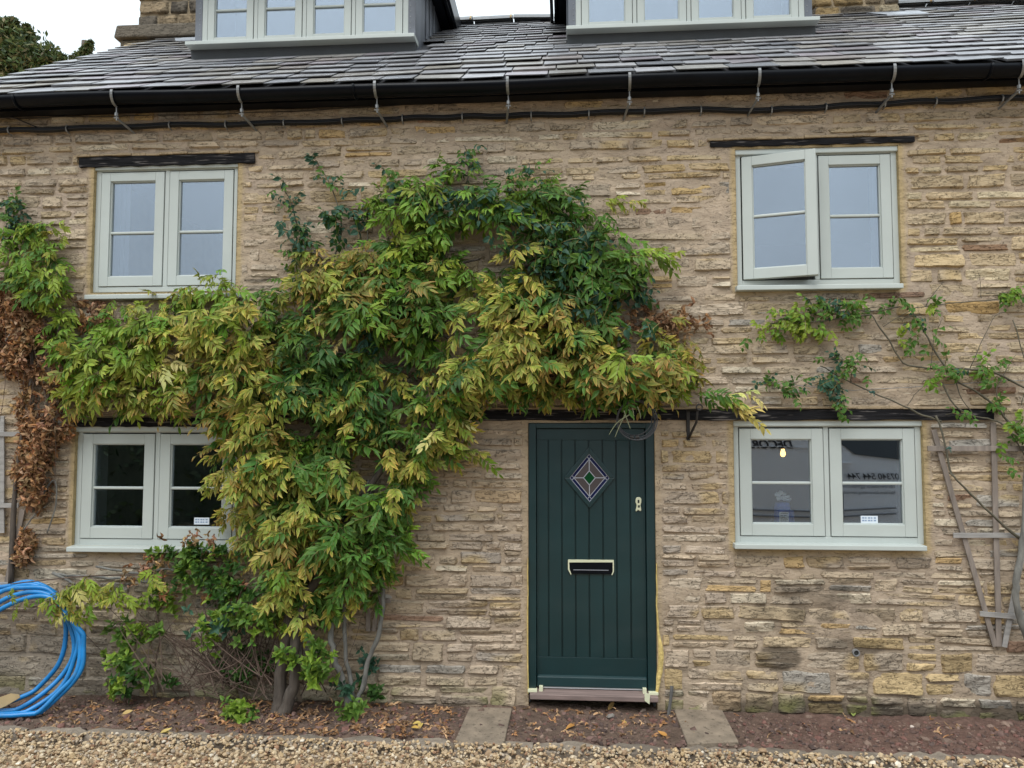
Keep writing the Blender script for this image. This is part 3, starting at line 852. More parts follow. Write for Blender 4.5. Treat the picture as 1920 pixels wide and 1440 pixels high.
# ------------------------------------------------------------------ dormers
def dormer(px, py, open_px=None):
    """px,py: two bottom corners on the roof"""
    a, b = roof_at(*px), roof_at(*py)
    yf = (a[1]+b[1])/2
    x0, x1 = a[0], b[0]
    zb = roofz(yf)-0.02
    zs = zb+0.10                                       # top of the sill
    ztop = zs+0.74
    tw = 0.065                                         # lead edge strips
    mb = MB()
    fx0, fx1, z0, z1 = x0+tw, x1-tw, zs, ztop
    fr = 0.05
    mb.box(fx0, fx0+fr, yf, yf+.08, z0, z1); mb.box(fx1-fr, fx1, yf, yf+.08, z0, z1)
    mb.box(fx0+fr, fx1-fr, yf+.001, yf+.08, z0, z0+.045); mb.box(fx0+fr, fx1-fr, yf+.001, yf+.08, z1-.05, z1)
    e = [fx0+fr+(fx1-fx0-2*fr)*k/4 for k in range(5)]
    for q in e[1:-1]: mb.box(q-.018, q+.018, yf+.001, yf+.08, z0+.045, z1-.05)
    o = mb.build('dormer', M_SAGE, cottage, bevel=0.003)
    mb = MB(); mb.box(fx0+fr+.004, fx1-fr-.004, yf+.075, yf+.079, z0+.05, z1-.06)
    rails(mb, fx0+fr+.004, fx1-fr-.004, z0+.049, z1-.054, .03, .03, .03, .03, yf+.03, yf+.07)
    for q in e[1:-1]: mb.box(q-.04, q+.04, yf+.032, yf+.07, z0+.08, z1-.09)
    # backing removed where the panes look in: only the seal strips stay
    mb.v = mb.v[8:]; mb.c = mb.c[8:]; mb.f = [tuple(i-8 for i in f) for f in mb.f[6:]]; mb.m = mb.m[6:]
    mb.build('seal', M_GROOVE, o)
    for k in range(4):
        casement(o, e[k]+(.018 if k else 0)+.005, e[k+1]-(.018 if k < 3 else 0)-.005, z0+.05, z1-.055, yf-.006, M_GLASS_TOP, 0.062,
                 bar=0.52)
    mb = MB(); mb.hexa([(x0-.02, yf-.15, zs-.022), (x1+.02, yf-.15, zs-.022), (x1+.02, yf+.05, zs-.022), (x0-.02, yf+.05, zs-.022),
                        (x0-.02, yf-.15, zs+.012), (x1+.02, yf-.15, zs+.012), (x1+.02, yf+.05, zs+.03), (x0-.02, yf+.05, zs+.03)])
    mb.build('sill', M_SAGE, o, bevel=.004)
    mb = MB()
    mb.hexa([(x0-.012, yf-.03, zb-.06), (x1+.012, yf-.03, zb-.06), (x1+.012, yf+.03, zb-.02), (x0-.012, yf+.03, zb-.02),
             (x0-.012, yf-.05, zs-.022), (x1+.012, yf-.05, zs-.022), (x1+.012, yf+.03, zs-.022), (x0-.012, yf+.03, zs-.022)])
    mb.build('apron', material('shaded_lead', (.035, .04, .045), .5, var=.2), o)  # lead darkened in its colour for the shadow beneath the sill
    ze = ztop+0.13
    ye = min(RIDGE_Y-0.05, ROOF_Y+(ze-ROOF_Z)/ROOF_T)
    for s, xa, xb in ((-1, x0, x0+tw), (1, x1-tw, x1)):
        mb = MB()        # lead clad cheek with its front edge strip
        mb.box(xa, xb, yf-.004, yf+.1, zb-.03, ze)
        xc = xa if s < 0 else xb
        xi = xc-s*.05
        poly = [(yf+.1, roofz(yf+.1)-.02), (ye, roofz(ye)-.02), (ye, ze), (yf+.1, ze)]
        vs = [(xc, y, z) for y, z in poly]+[(xi, y, z) for y, z in poly]
        mb.add(vs, [(0, 1, 2, 3), (7, 6, 5, 4), (0, 4, 5, 1), (1, 5, 6, 2), (2, 6, 7, 3), (3, 7, 4, 0)])
        ch = mb.build('lead_cheek', M_LEAD, o)
        mb = MB()
        for q in np.arange(zb+.03, ze-.02, .052):
            xm = xa+.045 if s < 0 else xb-.045
            mb.add([(xm-.005, yf-.006, q-.005), (xm+.005, yf-.006, q-.005), (xm+.005, yf-.006, q+.005), (xm-.005, yf-.006, q+.005), (xm, yf-.009, q)],
                   [(0, 1, 4), (1, 2, 4), (2, 3, 4), (3, 0, 4)])
        tag(mb.build('nails', M_STEEL, o), kind='stuff')
        for q in np.linspace(yf+.5, ye-.5, 3):
            mb = MB(); zq = roofz(q)+.03
            mb.tube([(xc+s*.006, q, zq), (xc+s*.006, q, ze-.02)], .012, 6)
            mb.build('lead_seam', M_LEAD, o)
    # roof over it: flat deck with stepped black fascia and soffit
    ov = 0.10
    mb = MB(); mb.box(x0-ov, x1+ov, yf-.28, RIDGE_Y+.35, ze, ze+.035)
    mb.build('soffit', M_BLACK, o)
    mb = MB()
    for k, (dx, za, zc) in enumerate(((0, 0, .20), (.045, .03, .21), (.09, .06, .23))):
        for s in (-1, 1):
            xo = (x0-ov+dx-.09) if s < 0 else (x1+ov-dx+.09)
            mb.box(min(xo, xo-s*.03), max(xo, xo-s*.03), yf-.30, RIDGE_Y+.33, ze+za-.02, ze+zc)
    mb.box(x0-ov-.06, x1+ov+.06, yf-.33, yf-.285, ze-.02, ze+.22)
    mb.build('fascia', M_BLACK, o, bevel=.004)
    xm = (x0+x1)/2
    mb = MB()
    mb.add([(x0-ov-.05, yf-.3, ze+.2), (x1+ov+.05, yf-.3, ze+.2), (x1+ov+.05, 3.3, ze+.2), (x0-ov-.05, 3.3, ze+.2), (xm, yf-.3, ze+.6), (xm, 3.3, ze+.6)],
           [(0, 1, 4), (1, 2, 5, 4), (2, 3, 5), (3, 0, 4, 5), (0, 3, 2, 1)])
    mb.build('dormer_roof', material('dormer_slate', (0.09, 0.09, 0.1), 0.5), o)
    mb = MB(); mb.box(fx0, fx1, yf+.7, yf+.75, zb, ze-.01); mb.build('blind', material('pale_blind', (0.2, 0.21, 0.23), 0.9), o)
    return (x0-.03, x1+.03, yf-.06)
foot = [dormer((366, 110), (778, 96)), dormer((1066, 82), (1524, 66))]

# ------------------------------------------------------------------ main roof and its slates
mb = MB()
rx0, rx1 = XL-.17, XR+.1
th = .05
mb.hexa([(rx0, ROOF_Y+.02, roofz(ROOF_Y+.02)-th), (rx1, ROOF_Y+.02, roofz(ROOF_Y+.02)-th), (rx1, RIDGE_Y, roofz(RIDGE_Y)-th), (rx0, RIDGE_Y, roofz(RIDGE_Y)-th),
         (rx0, ROOF_Y+.02, roofz(ROOF_Y+.02)-.012), (rx1, ROOF_Y+.02, roofz(ROOF_Y+.02)-.012), (rx1, RIDGE_Y, roofz(RIDGE_Y)-.012), (rx0, RIDGE_Y, roofz(RIDGE_Y)-.012)])
yb = 6.5
mb.hexa([(rx0, RIDGE_Y, roofz(RIDGE_Y)-th), (rx1, RIDGE_Y, roofz(RIDGE_Y)-th), (rx1, yb, 4.2), (rx0, yb, 4.2),
         (rx0, RIDGE_Y, roofz(RIDGE_Y)-.014), (rx1, RIDGE_Y, roofz(RIDGE_Y)-.014), (rx1, yb, 4.24), (rx0, yb, 4.24)])
roof = mb.build('roof', material('roof_felt', (0.05, 0.05, 0.055), 0.9), cottage)
ca, sa = math.cos(math.radians(34)), math.sin(math.radians(34))
rr = np.random.default_rng(5)
SP = [(0.20, 0.20, 0.212), (0.165, 0.168, 0.18), (0.23, 0.226, 0.234), (0.255, 0.252, 0.256), (0.19, 0.17, 0.184), (0.21, 0.195, 0.18), (0.12, 0.122, 0.135)]
SPW = np.array([24, 18, 20, 12, 12, 8, 6.]); SPW /= SPW.sum()
chim_foot = []
slates = []
slen = (RIDGE_Y-ROOF_Y)/ca
g = 0.225
row = 0
s = 0.0
while s < slen-.1:
    x = rx0-rr.uniform(0, .2)
    sag = 0.0
    while x < 4.6:
        w = rr.uniform(.24, .38)
        xc = x+w/2
        y = ROOF_Y+(s+.1)*ca
        ok = xc > rx0
        for fx0, fx1, fy in foot:
            if fx0 < xc < fx1 and y > fy+.02: ok = False
        if ok:
            a = max(x+.005, rx0-.02+rr.uniform(-.012, .012)); b = x+w-.005
            L = g*1.75; t = rr.uniform(.006, .009)
            if rr.random() < .05: t *= 1.9
            sk = rr.normal(0, .012); s0 = s+rr.normal(0, .006)-(.03 if row == 0 else 0); s1 = min(s0+L, slen)
            n0 = rr.uniform(.015, .021)+.02*(fbm(xc*.8, s*1.2, 3)-.4); n1 = -.004+.02*(fbm(xc*.8, s*1.2, 3)-.4)
            wv = .012*math.sin(xc*1.7+row*.5)
            def pt(xx, ss, nn): return (xx, ROOF_Y+ss*ca-nn*sa, ROOF_Z+ss*sa+nn*ca)
            c1 = rr.uniform(0, .012); c2 = rr.uniform(0, .012)
            V = np.array([pt(a, s0+c1+sk, n0-t), pt(b, s0+c2-sk, n0-t+.004), pt(b, s1, n1-t*.5), pt(a, s1, n1-t*.5),
                          pt(a, s0+c1+sk, n0), pt(b, s0+c2-sk, n0+.004), pt(b, s1, n1), pt(a, s1, n1)])
            V[:, 2] += wv*.3
            Fq = np.array([(3, 2, 1, 0), (4, 5, 6, 7), (0, 1, 5, 4), (1, 2, 6, 5), (2, 3, 7, 6), (3, 0, 4, 7)])
            c = np.array(SP[rr.choice(len(SP), p=SPW)])*rr.uniform(.8, 1.2)
            lich = fbm(xc*1.2, s*1.5, 44)
            if lich > .58 and rr.random() < .5: c = c*.6+np.array([.19, .165, .12])*.4
            C = np.tile(c, (8, 1))
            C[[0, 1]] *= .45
            px_, py_ = pix(V.mean(0))
            slates.append(((-30 < px_ < 1950)*(10-s), V, Fq, C))
        x += w
    s += g*(1-.012*row); row += 1
slates.sort(key=lambda q: -q[0])
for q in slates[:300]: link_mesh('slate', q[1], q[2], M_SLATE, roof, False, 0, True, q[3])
V, Fq, C = join([q[1:] for q in slates[300:]])
tag(link_mesh('upper_slates', V, Fq, M_SLATE, roof, False, 0, False, C), kind='stuff')
# ridge tiles bedded in yellowish mortar
zr = roofz(RIDGE_Y)
x = rx0
k = 0
while x < rx1:
    L = .46
    mb = MB()
    vs, fs = [], []
    n = 8
    tilt = .008*math.sin(k*2.3)
    for xx, dz in ((x, tilt), (x+L-.012, -tilt)):
        for rad in (.13, .105):
            for j in range(n+1):
                q = math.radians(20+140*j/n)
                vs.append((xx, RIDGE_Y+rad*math.cos(q), zr-.055+dz+rad*math.sin(q)))
    m_ = n+1
    for j in range(n):
        fs += [(j, j+1, 2*m_+j+1, 2*m_+j), (m_+j+1, m_+j, 3*m_+j, 3*m_+j+1), (j+1, j, m_+j, m_+j+1), (2*m_+j, 2*m_+j+1, 3*m_+j+1, 3*m_+j)]
    mb.add(vs, fs, (0.13, .135, .14)); mb.build('ridge_tile', M_SLATE, roof)
    mb = MB(); mb.tube([(x+L-.03, RIDGE_Y+.135*math.cos(q), zr-.058+.128*math.sin(q)) for q in np.radians(np.linspace(25, 155, 7))], .012, 5)
    mb.build('ridge_mortar', M_SEALANT, roof)
    x += L; k += 1

# ------------------------------------------------------------------ chimneys
def chimney(x0, x1, y0, y1, zb, zc, ztop):
    mb = MB(); mb.box(x0+.02, x1-.02, y0+.02, y1-.02, zb-.8, ztop, (.27, .215, .145))
    o = mb.build('chimney', M_MORTAR, cottage)
    r = np.random.default_rng(int(abs(x0)*100))
    z = zb-.25
    while z < ztop:
        h = r.uniform(.10, .17)
        if z < zc < z+h+.02: z = zc+.16; continue
        for side in (0, 1):
            p0, p1 = (x0, x1) if side == 0 else (y0, y1)
            p = p0
            while p < p1-.03:
                w = min(r.uniform(.16, .42), p1-p)
                if p1-p-w < .1: w = p1-p
                V, Fq = stone_geo(p+w/2, z+h/2, w/2-.006, h/2-.005, r, .016, 1.0)
                c = np.array([(.32, .225, .11), (.25, .19, .12), (.16, .135, .105), (.30, .25, .17)][r.integers(4)])*r.uniform(.75, 1.1)
                n = fbm(V[:, 0]*8, V[:, 2]*9, 71)[:, None]
                C = c*(.55+.8*n)
                C[(n[:, 0] > .62)] *= .5
                if side == 0: V[:, 1] += y0+.01
                else:
                    V = np.c_[x1-.012-V[:, 1], V[:, 0], V[:, 2]]
                    if x0 > 0: V[:, 0] = x0+x1-V[:, 0]; Fq = Fq[:, ::-1]
                link_mesh('stone', V, Fq, M_STONE, o, True, 0, True, C)
                p += w
        z += h
    mb = MB()                                   # weathered oversailing ledge
    mb.hexa([(x0-.22, y0-.10, zc), (x1+.1, y0-.10, zc), (x1+.1, y1+.1, zc), (x0-.22, y1+.1, zc),
             (x0-.20, y0-.08, zc+.16), (x1+.08, y0-.08, zc+.16), (x1+.08, y1+.08, zc+.16), (x0-.20, y1+.08, zc+.16)], (.13, .11, .085))
    mb.box(x0-.17, x1+.05, y0-.05, y1+.05, zc-.22, zc-.004, (.16, .135, .10))
    mb.build('ledge', M_STONE, o, bevel=.02)
    mb = MB()
    r2 = np.random.default_rng(3)
    for k in range(7):
        xx = x0+(x1-x0)*k/6; mb.lathe((xx, y0-.06, zc-.20), [(.03, -.06), (.12, -.04), (.14, .03), (.09, .10), (.03, .13)], 8, col=(.36, .27, .13))
    mb.build('flaunching', M_SEALANT, o, smooth=True)
    mb = MB()
    vs = [(x0+.5, y0-.1), (x1+.14, y0-.1), (x1+.14, y0-.32), (x0+.62, y0-.30)]
    mb.add([(x, y, roofz(y)+.03) for x, y in vs]+[(x, y, roofz(y)+.018) for x, y in vs], [(0, 3, 2, 1), (4, 5, 6, 7), (0, 1, 5, 4), (2, 3, 7, 6)])
    mb.build('lead_flashing', material('pale_lead', (.30, .32, .35), .5, metal=.2, var=.25), o)
    return o
ca_ = at(262, 60, 2.85)
c1 = at(262, 40, 2.75)[0]
chimney(c1, c1+1.05, 2.7, 3.5, 6.2, at(300, 76, 2.7)[2], 8.2)
c2a, c2b = at(1528, 20, 2.6)[0], at(1690, 10, 2.6)[0]
chimney(c2a, c2b, 2.62, 3.4, 6.25, 7.6, 9.0)

# ------------------------------------------------------------------ gutter, brackets, cables
mb = MB()
gy, gz, gr = -0.21, 4.387, 0.068
xs = np.linspace(XL-.2, 4.6, 36)
n = 10
vs, fs = [], []
for i, x in enumerate(xs):
    dz = .006*math.sin(x*1.3)+.004*math.sin(x*3.1)
    for rad in (gr, gr-.006):
        for j in range(n+1):
            q = math.pi+math.pi*j/n
            vs.append((x, gy+rad*math.cos(q), gz+dz+rad*math.sin(q)))
m_ = 2*(n+1)
for i in range(len(xs)-1):
    for j in range(n):
        a = i*m_+j; fs.append((a, a+m_, a+m_+1, a+1))
        a = i*m_+n+1+j; fs.append((a+1, a+m_+1, a+m_, a))
    a = i*m_; fs.append((a, a+n+1, a+m_+n+1, a+m_)); a = i*m_+n; fs.append((a+m_, a+m_+n+1, a+n+1, a))
mb.add(vs, fs)
gutter = mb.build('gutter', M_BLACK, cottage, smooth=True)
mb = MB(); mb.box(XL-.1, 4.6, -0.135, -0.03, 4.33, 4.44); mb.build('eaves_board', M_BLACK, cottage)
mb = MB()
for q in (0.28*0, ):
    pass
for px in (668, 1850, 40):
    x = at(px, 150, -.2)[0]
    mb.tube([(x, gy+(gr+.004)*math.cos(t), gz+(gr+.004)*math.sin(t)) for t in np.linspace(math.pi, 2*math.pi, 10)], .009, 5)
mb.build('gutter_union', M_BLACK, gutter, smooth=True)
for k, px in enumerate((213, 449, 704, 952, 1181, 1424, 1677, 1918)):
    x = at(px, 150, -.24)[0]
    mb = MB()
    lean = (.5-(px/1920))*.06
    arc = [(x+lean*(1-j/8)*.6, gy+(gr+.006)*math.cos(t), gz+(gr+.006)*math.sin(t)) for j, t in enumerate(np.linspace(math.pi-.2, 1.5*math.pi+.2, 9))]
    for j in range(8):
        a, b = np.array(arc[j]), np.array(arc[j+1])
        w = .0095; nrm = np.array([0, .004*math.cos(math.pi+j*.2), .004*math.sin(math.pi+j*.2)])
        mb.add([a-[w, 0, 0], a+[w, 0, 0], b+[w, 0, 0], b-[w, 0, 0], a-[w, 0, 0]+nrm, a+[w, 0, 0]+nrm, b+[w, 0, 0]+nrm, b-[w, 0, 0]+nrm],
               [(0, 3, 2, 1), (4, 5, 6, 7), (0, 1, 5, 4), (1, 2, 6, 5), (2, 3, 7, 6), (3, 0, 4, 7)])
    e = arc[-1]
    mb.tube([(e[0], e[1], e[2]), (e[0]+.002, e[1]+.005, e[2]-.105)], .005, 6)
    mb.lathe((e[0], e[1]+.003, e[2]-.06), [(.013, -.012), (.013, .012)], 6)
    mb.tube([(e[0]-.018, e[1]+.003, e[2]-.085), (e[0]+.018, e[1]+.003, e[2]-.085)], .006, 5)
    mb.tube([(e[0], e[1]+.004, e[2]-.085), (e[0]+.03*(1 if k < 3 else -1), 0.02, e[2]-.13)], .009, 5)
    mb.build('gutter_bracket', M_STEEL if k not in (2, ) else M_STEEL, gutter, smooth=False)

def wirepath(pts, y, wob=.004, seg=7):
    P_ = [at(a, b, y) for a, b in pts]
    out = []
    for i in range(len(P_)-1):
        for k in range(seg):
            t = k/seg; q = P_[i]*(1-t)+P_[i+1]*t
            out.append(q+np.array([0, 0, wob*math.sin((i*seg+k)*.9)]))
    out.append(P_[-1])
    return out
CPX = [(-60, 247), (0, 245), (120, 242), (300, 235), (460, 233), (640, 227), (760, 222), (860, 219), (960, 217), (1100, 213), (1280, 206), (1440, 207),
       (1560, 200), (1700, 192), (1820, 188), (1990, 178)]
cab = thing('power_cable', 'bundle of black cables clipped along the stone wall below the gutter', 'cable', tuple(at(960, 217, -.02)))
for dz, dy, r_ in ((.010, -.03, .012), (-.010, -.028, .011), (0, -.045, .009)):
    mb = MB(); pts = wirepath(CPX, dy, .005); mb.tube([p+np.array([0, 0, dz]) for p in pts], r_, 6)
    mb.build('cable', M_CABLE, cab, smooth=True)
for px in (18, 127, 319, 424, 533, 642, 755, 867, 996, 1104, 1208, 1314, 1446, 1548, 1658, 1754, 1878):
    py = np.interp(px, [c[0] for c in CPX], [c[1] for c in CPX])
    p = at(px, py, -.035)
    mb = MB(); mb.tube([(p[0], -.006, p[2]+.03), (p[0], -.05, p[2]+.022), (p[0], -.06, p[2]), (p[0], -.05, p[2]-.022), (p[0], -.006, p[2]-.03)], .0055, 5)
    mb.build('cable_clip', M_STEEL, cab)
mb = MB(); mb.tube(wirepath([(-40, 222), (90, 220), (215, 218), (440, 213), (600, 206), (760, 196), (940, 187), (1060, 181), (1200, 172)], -.02, .003), .0035, 5)
o = mb.build('wire', M_CABLE, None)
tag(o, 'thin dark wire running along the wall just under the gutter', 'wire')
mb = MB(); mb.tube(wirepath([(-30, 205), (30, 222), (75, 241)], -.03, 0), .005, 5); o = mb.build('loose_wire', M_CABLE)
tag(o, 'short loose wire slanting down to the cable bundle near the chimney end', 'wire')

# ------------------------------------------------------------------ ground
mb = MB()
mb.add([(-60, -60, -0.055), (60, -60, -0.055), (60, 60, -0.055), (-60, 60, -0.055)], [(0, 1, 2, 3)])
tag(mb.build('gravel_drive', M_GRAVEL, None, centre=False), kind='structure')
KY = -0.60
xs = np.arange(-4.9, 4.2, .022); ys = np.arange(KY-.02, .05, .022)
X, Y = np.meshgrid(xs, ys)
Z = -.004+.022*(fbm(X*6, Y*6, 91)-.5)+.026*(fbm(X*22, Y*22, 92)-.5)+.03*np.clip((Y+.12)*6, 0, 1)*fbm(X*3, Y*3, 93)
Z -= .02*np.clip((KY+.06-Y)*20, 0, 1)
c0, c1_ = np.array([.082, .058, .044]), np.array([.155, .105, .08])
n = fbm(X*9, Y*9, 95)[..., None]
C = c0*(1-n)+c1_*n
redder = np.clip((X-.9)*1.2, 0, 1)[..., None]
C = C*(1-.5*redder)+np.array([.135, .074, .060])*.5*redder
nx = len(xs)
jj, ii = np.meshgrid(range(len(ys)-1), range(nx-1), indexing='ij')
a = (jj*nx+ii).ravel()
so_ = link_mesh('soil', np.c_[X.ravel(), Y.ravel(), Z.ravel()], np.c_[a, a+1, a+nx+1, a+nx], M_SOIL, None, True, 0, False, C.reshape(-1, 3))
tag(so_, kind='structure')
def soilz(x, y): return float(-.004+.022*(fbm(x*6, y*6, 91)-.5)+.026*(fbm(x*22, y*22, 92)-.5))

ICO_V = None
def ico():
    t = (1+5**.5)/2
    v = np.array([(-1, t, 0), (1, t, 0), (-1, -t, 0), (1, -t, 0), (0, -1, t), (0, 1, t), (0, -1, -t), (0, 1, -t), (t, 0, -1), (t, 0, 1), (-t, 0, -1), (-t, 0, 1)], float)
    f = np.array([(0, 11, 5), (0, 5, 1), (0, 1, 7), (0, 7, 10), (0, 10, 11), (1, 5, 9), (5, 11, 4), (11, 10, 2), (10, 7, 6), (7, 1, 8), (3, 9, 4), (3, 4, 2), (3, 2, 6), (3, 6, 8), (3, 8, 9), (4, 9, 5), (2, 4, 11), (6, 2, 10), (8, 6, 7), (9, 8, 1)])
    return v/np.linalg.norm(v[0]), f
IV, IF = ico()
def lumps(pos, size, cols, rng, flat=.62, jit=.18):
    n = len(pos)
    q = rng.normal(size=(n, 4)); q /= np.linalg.norm(q, axis=1)[:, None]
    w, x, y, z = q.T
    R = np.stack([1-2*(y*y+z*z), 2*(x*y-z*w), 2*(x*z+y*w), 2*(x*y+z*w), 1-2*(x*x+z*z), 2*(y*z-x*w), 2*(x*z-y*w), 2*(y*z+x*w), 1-2*(x*x+y*y)], -1).reshape(n, 3, 3)
    base = IV[None]*(1+jit*rng.normal(size=(n, 12, 1)))
    base = base*np.stack([np.ones(n), rng.uniform(.65, 1, n), rng.uniform(.45, .8, n)], -1)[:, None, :]
    V = np.einsum('nij,nkj->nki', R, base)*size[:, None, None]
    V[:, :, 2] *= flat+.2
    V += pos[:, None, :]
    Fq = (IF[None]+12*np.arange(n)[:, None, None]).reshape(-1, 3)
    C = np.repeat(cols, 12, axis=0)
    return V.reshape(-1, 3), Fq, C
pr = np.random.default_rng(21)
# pebbles of the drive near the bed (a strip a little deeper than the picture shows)
NP = 30000
px_ = pr.uniform(-5.0, 4.4, NP); py_ = -.675-pr.uniform(0, 1, NP)**1.25*1.5
zz = -.045+pr.uniform(0, .024, NP)+.012*fbm(px_*3, py_*3, 5)+np.clip((py_+.76)*.45, 0, .042)
sz = pr.gamma(6, .00155, NP)+.003
pc = np.array([(.40, .29, .175), (.50, .385, .245), (.58, .49, .36), (.30, .19, .11), (.36, .30, .24), (.24, .11, .06), (.66, .60, .50), (.45, .31, .16)])
pi = pr.choice(8, NP, p=[.30, .20, .06, .16, .10, .05, .02, .11])
V, Fq, C = lumps(np.c_[px_, py_, zz], sz, (pc[pi]*.72+np.array([.40, .30, .19])*.28)*pr.uniform(.78, 1.12, (NP, 1)), pr)
tag(link_mesh('gravel', V, Fq, M_PEBBLE, None, False, 0, False, C), kind='stuff')
# crumbs and clods on the bed
NP = 5200
px_ = pr.uniform(-4.7, 3.9, NP); py_ = pr.uniform(KY+.02, -.02, NP)
zz = np.array([soilz(a, b) for a, b in zip(px_, py_)])
sz = pr.gamma(2.0, .0042, NP)+.003
pc = np.array([(.10, .062, .05), (.14, .085, .07), (.075, .05, .042), (.19, .13, .10), (.15, .075, .06)])
V, Fq, C = lumps(np.c_[px_, py_, zz], sz, pc[pr.choice(5, NP)]*pr.uniform(.8, 1.2, (NP, 1)), pr)
tag(link_mesh('soil_crumbs', V, Fq, M_PEBBLE, None, False, 0, False, C), kind='stuff')

# edging stones
kerb = bpy.data.objects.new('kerb', None); COL.objects.link(kerb); place(kerb, Matrix.Translation(Vector((0, KY-.05, -.03)))); tag(kerb, kind='structure')
x = -4.9
kr = np.random.default_rng(8)
while x < 4.2:
    w = kr.uniform(.28, .52)
    mb = MB()
    nn = 6
    vs, fs = [], []
    for i in range(nn+1):
        xx = x+.006+(w-.012)*i/nn
        e = .012*kr.normal(); t = .006*kr.normal()
        en = .018 if i in (0, nn) else 0
        vs += [(xx, KY+.03-en*.4+.4*e, -.06), (xx, KY+.022-en+.4*e, -.002+t-en*.4), (xx, KY-.055+.3*e, .004+t-en*.4), (xx, KY-.10+en+e, -.012+t-en), (xx, KY-.11+e, -.07)]
    for i in range(nn):
        for k in range(4): fs.append((i*5+k, i*5+k+1, i*5+k+6, i*5+k+5))
    fs += [(4, 3, 2, 1, 0), tuple(nn*5+k for k in range(5))]
    c = np.array((.20, .165, .13))*kr.uniform(.75, 1.15)
    mb.add(vs, fs, tuple(c)); mb.build('kerb_stone', M_KERB, kerb, smooth=False)
    x += w

def slab(pts, label):
    P_ = [atz(a, b, .018) for a, b in pts]
    mb = MB()
    n = len(P_)
    vs = [tuple(p) for p in P_]+[(p[0], p[1], -.03) for p in P_]
    mb.add(vs, [tuple(range(n)), tuple(range(2*n-1, n-1, -1))]+[(i, i+n, (i+1) % n+n, (i+1) % n) for i in range(n)])
    o = mb.build('paving_slab', M_PAVE, None, bevel=.006)
    tag(o, label, 'paving slab', 'paving slabs set in the soil by the door')
slab([(850, 1394), (945, 1394), (960, 1327), (881, 1325)], 'worn concrete slab in the soil below the wall left of the green door')
slab([(1289, 1394), (1385, 1390), (1352, 1326), (1264, 1330)], 'concrete slab with clipped far corner in the soil right of the green door')

# ------------------------------------------------------------------ leaves
def leaf_blade(L, W, fold, droop, rng, serr=0.0):
    """a single leaflet along +x, upper side +z: (verts, tris, t) with t 0 at the base and 1 at the tip"""
    xs = [0.0, .16, .40, .68, 1.0]; ws = [0.03, .70, 1.0, .66, 0.0]
    bend = rng.normal(0, .10); tw = rng.normal(0, .35); hook = rng.normal(.12, .2)
    V, T = [], []
    for i, (a, w) in enumerate(zip(xs, ws)):
        z = -droop*L*a*a-hook*L*max(0, a-.5)**2; yo = bend*L*a*a
        if i == 4: V.append((a*L, yo, z)); T.append(1.0)
        else:
            k1, k2 = 1+serr*rng.normal(), 1+serr*rng.normal()
            t_ = tw*a
            V += [(a*L, yo+W/2*w*k1, z+fold*W/2*w+t_*W/2*w), (a*L, yo, z), (a*L, yo-W/2*w*k2, z+fold*W/2*w-t_*W/2*w)]
            T += [a*.75+.35*(w > .1), a*.6, a*.75+.35*(w > .1)]
    Fc = []
    for i in range(3):
        b = i*3
        Fc += [(b, b+1, b+4), (b, b+4, b+3), (b+1, b+2, b+5), (b+1, b+5, b+4)]
    Fc += [(9, 10, 12), (10, 11, 12)]
    return np.array(V, float), np.array(Fc), np.clip(np.array(T), 0, 1)

def rot(axis, a):
    axis = np.asarray(axis, float); axis = axis/np.linalg.norm(axis)
    x, y, z = axis; c, s_ = math.cos(a), math.sin(a); C_ = 1-c
    return np.array([[c+x*x*C_, x*y*C_-z*s_, x*z*C_+y*s_], [y*x*C_+z*s_, c+y*y*C_, y*z*C_-x*s_], [z*x*C_-y*s_, z*y*C_+x*s_, c+z*z*C_]])

def compound(rng, n_pairs, L, ll, lw, base, tip, tipamt, droop=.5, spread=58, rachis=(.20, .17, .06), lance=1.0, curl=0.0):
    """pinnate leaf along +x, face up +z"""
    Vs, Fs, Cs = [], [], []; b = 0
    base = np.array(base); tip = np.array(tip)
    def pos(t): return np.array([L*t*(1-.12*t), 0, -droop*L*t*t*.6])
    pts = [pos(t) for t in np.linspace(0, 1, 5)]
    mb_ = MB(); mb_.tube(pts, [.0032, .0028, .0024, .002, .0015], 3, cap=False)
    v = np.array(mb_.v); f = []
    for q in mb_.f: f += [(q[0], q[1], q[2]), (q[0], q[2], q[3])]
    Vs.append(v); Fs.append(np.array(f)); Cs.append(np.tile(rachis, (len(v), 1))); b += len(v)
    items = [(1.0, 0)]
    for i in range(n_pairs):
        t = .22+.74*i/n_pairs+rng.normal(0, .012)
        items += [(t, 1), (t+rng.normal(0, .015), -1)]
    for t, sd in items:
        k = (1-.35*abs(t-.55))*rng.uniform(.7, 1.15)
        if rng.random() < .06: continue
        v, f, tt = leaf_blade(ll*k, lw*k*rng.uniform(.9, 1.1), rng.uniform(.15, .5), rng.uniform(.05, .35)+curl, rng, .06)
        slope = -droop*1.2*t
        R = rot((0, 1, 0), -math.atan(slope))
        ang = math.radians(sd*(spread-22*t)+rng.normal(0, 7))
        R = R @ rot((0, 0, 1), ang) @ rot((1, 0, 0), rng.normal(0, .2)-sd*.1) @ rot((0, 1, 0), rng.uniform(.0, .4)+curl*.5)
        v = v @ R.T+pos(min(t, 1.0))
        w = np.clip((tt-.35)*1.5, 0, 1)[:, None]*tipamt*rng.uniform(.4, 1.3)
        w = np.clip(w, 0, 1)
        c = (base*(1-w)+tip*w)*rng.uniform(.82, 1.18)
        Vs.append(v); Fs.append(f+b); Cs.append(c); b += len(v)
    return np.concatenate(Vs), np.concatenate(Fs), np.concatenate(Cs)

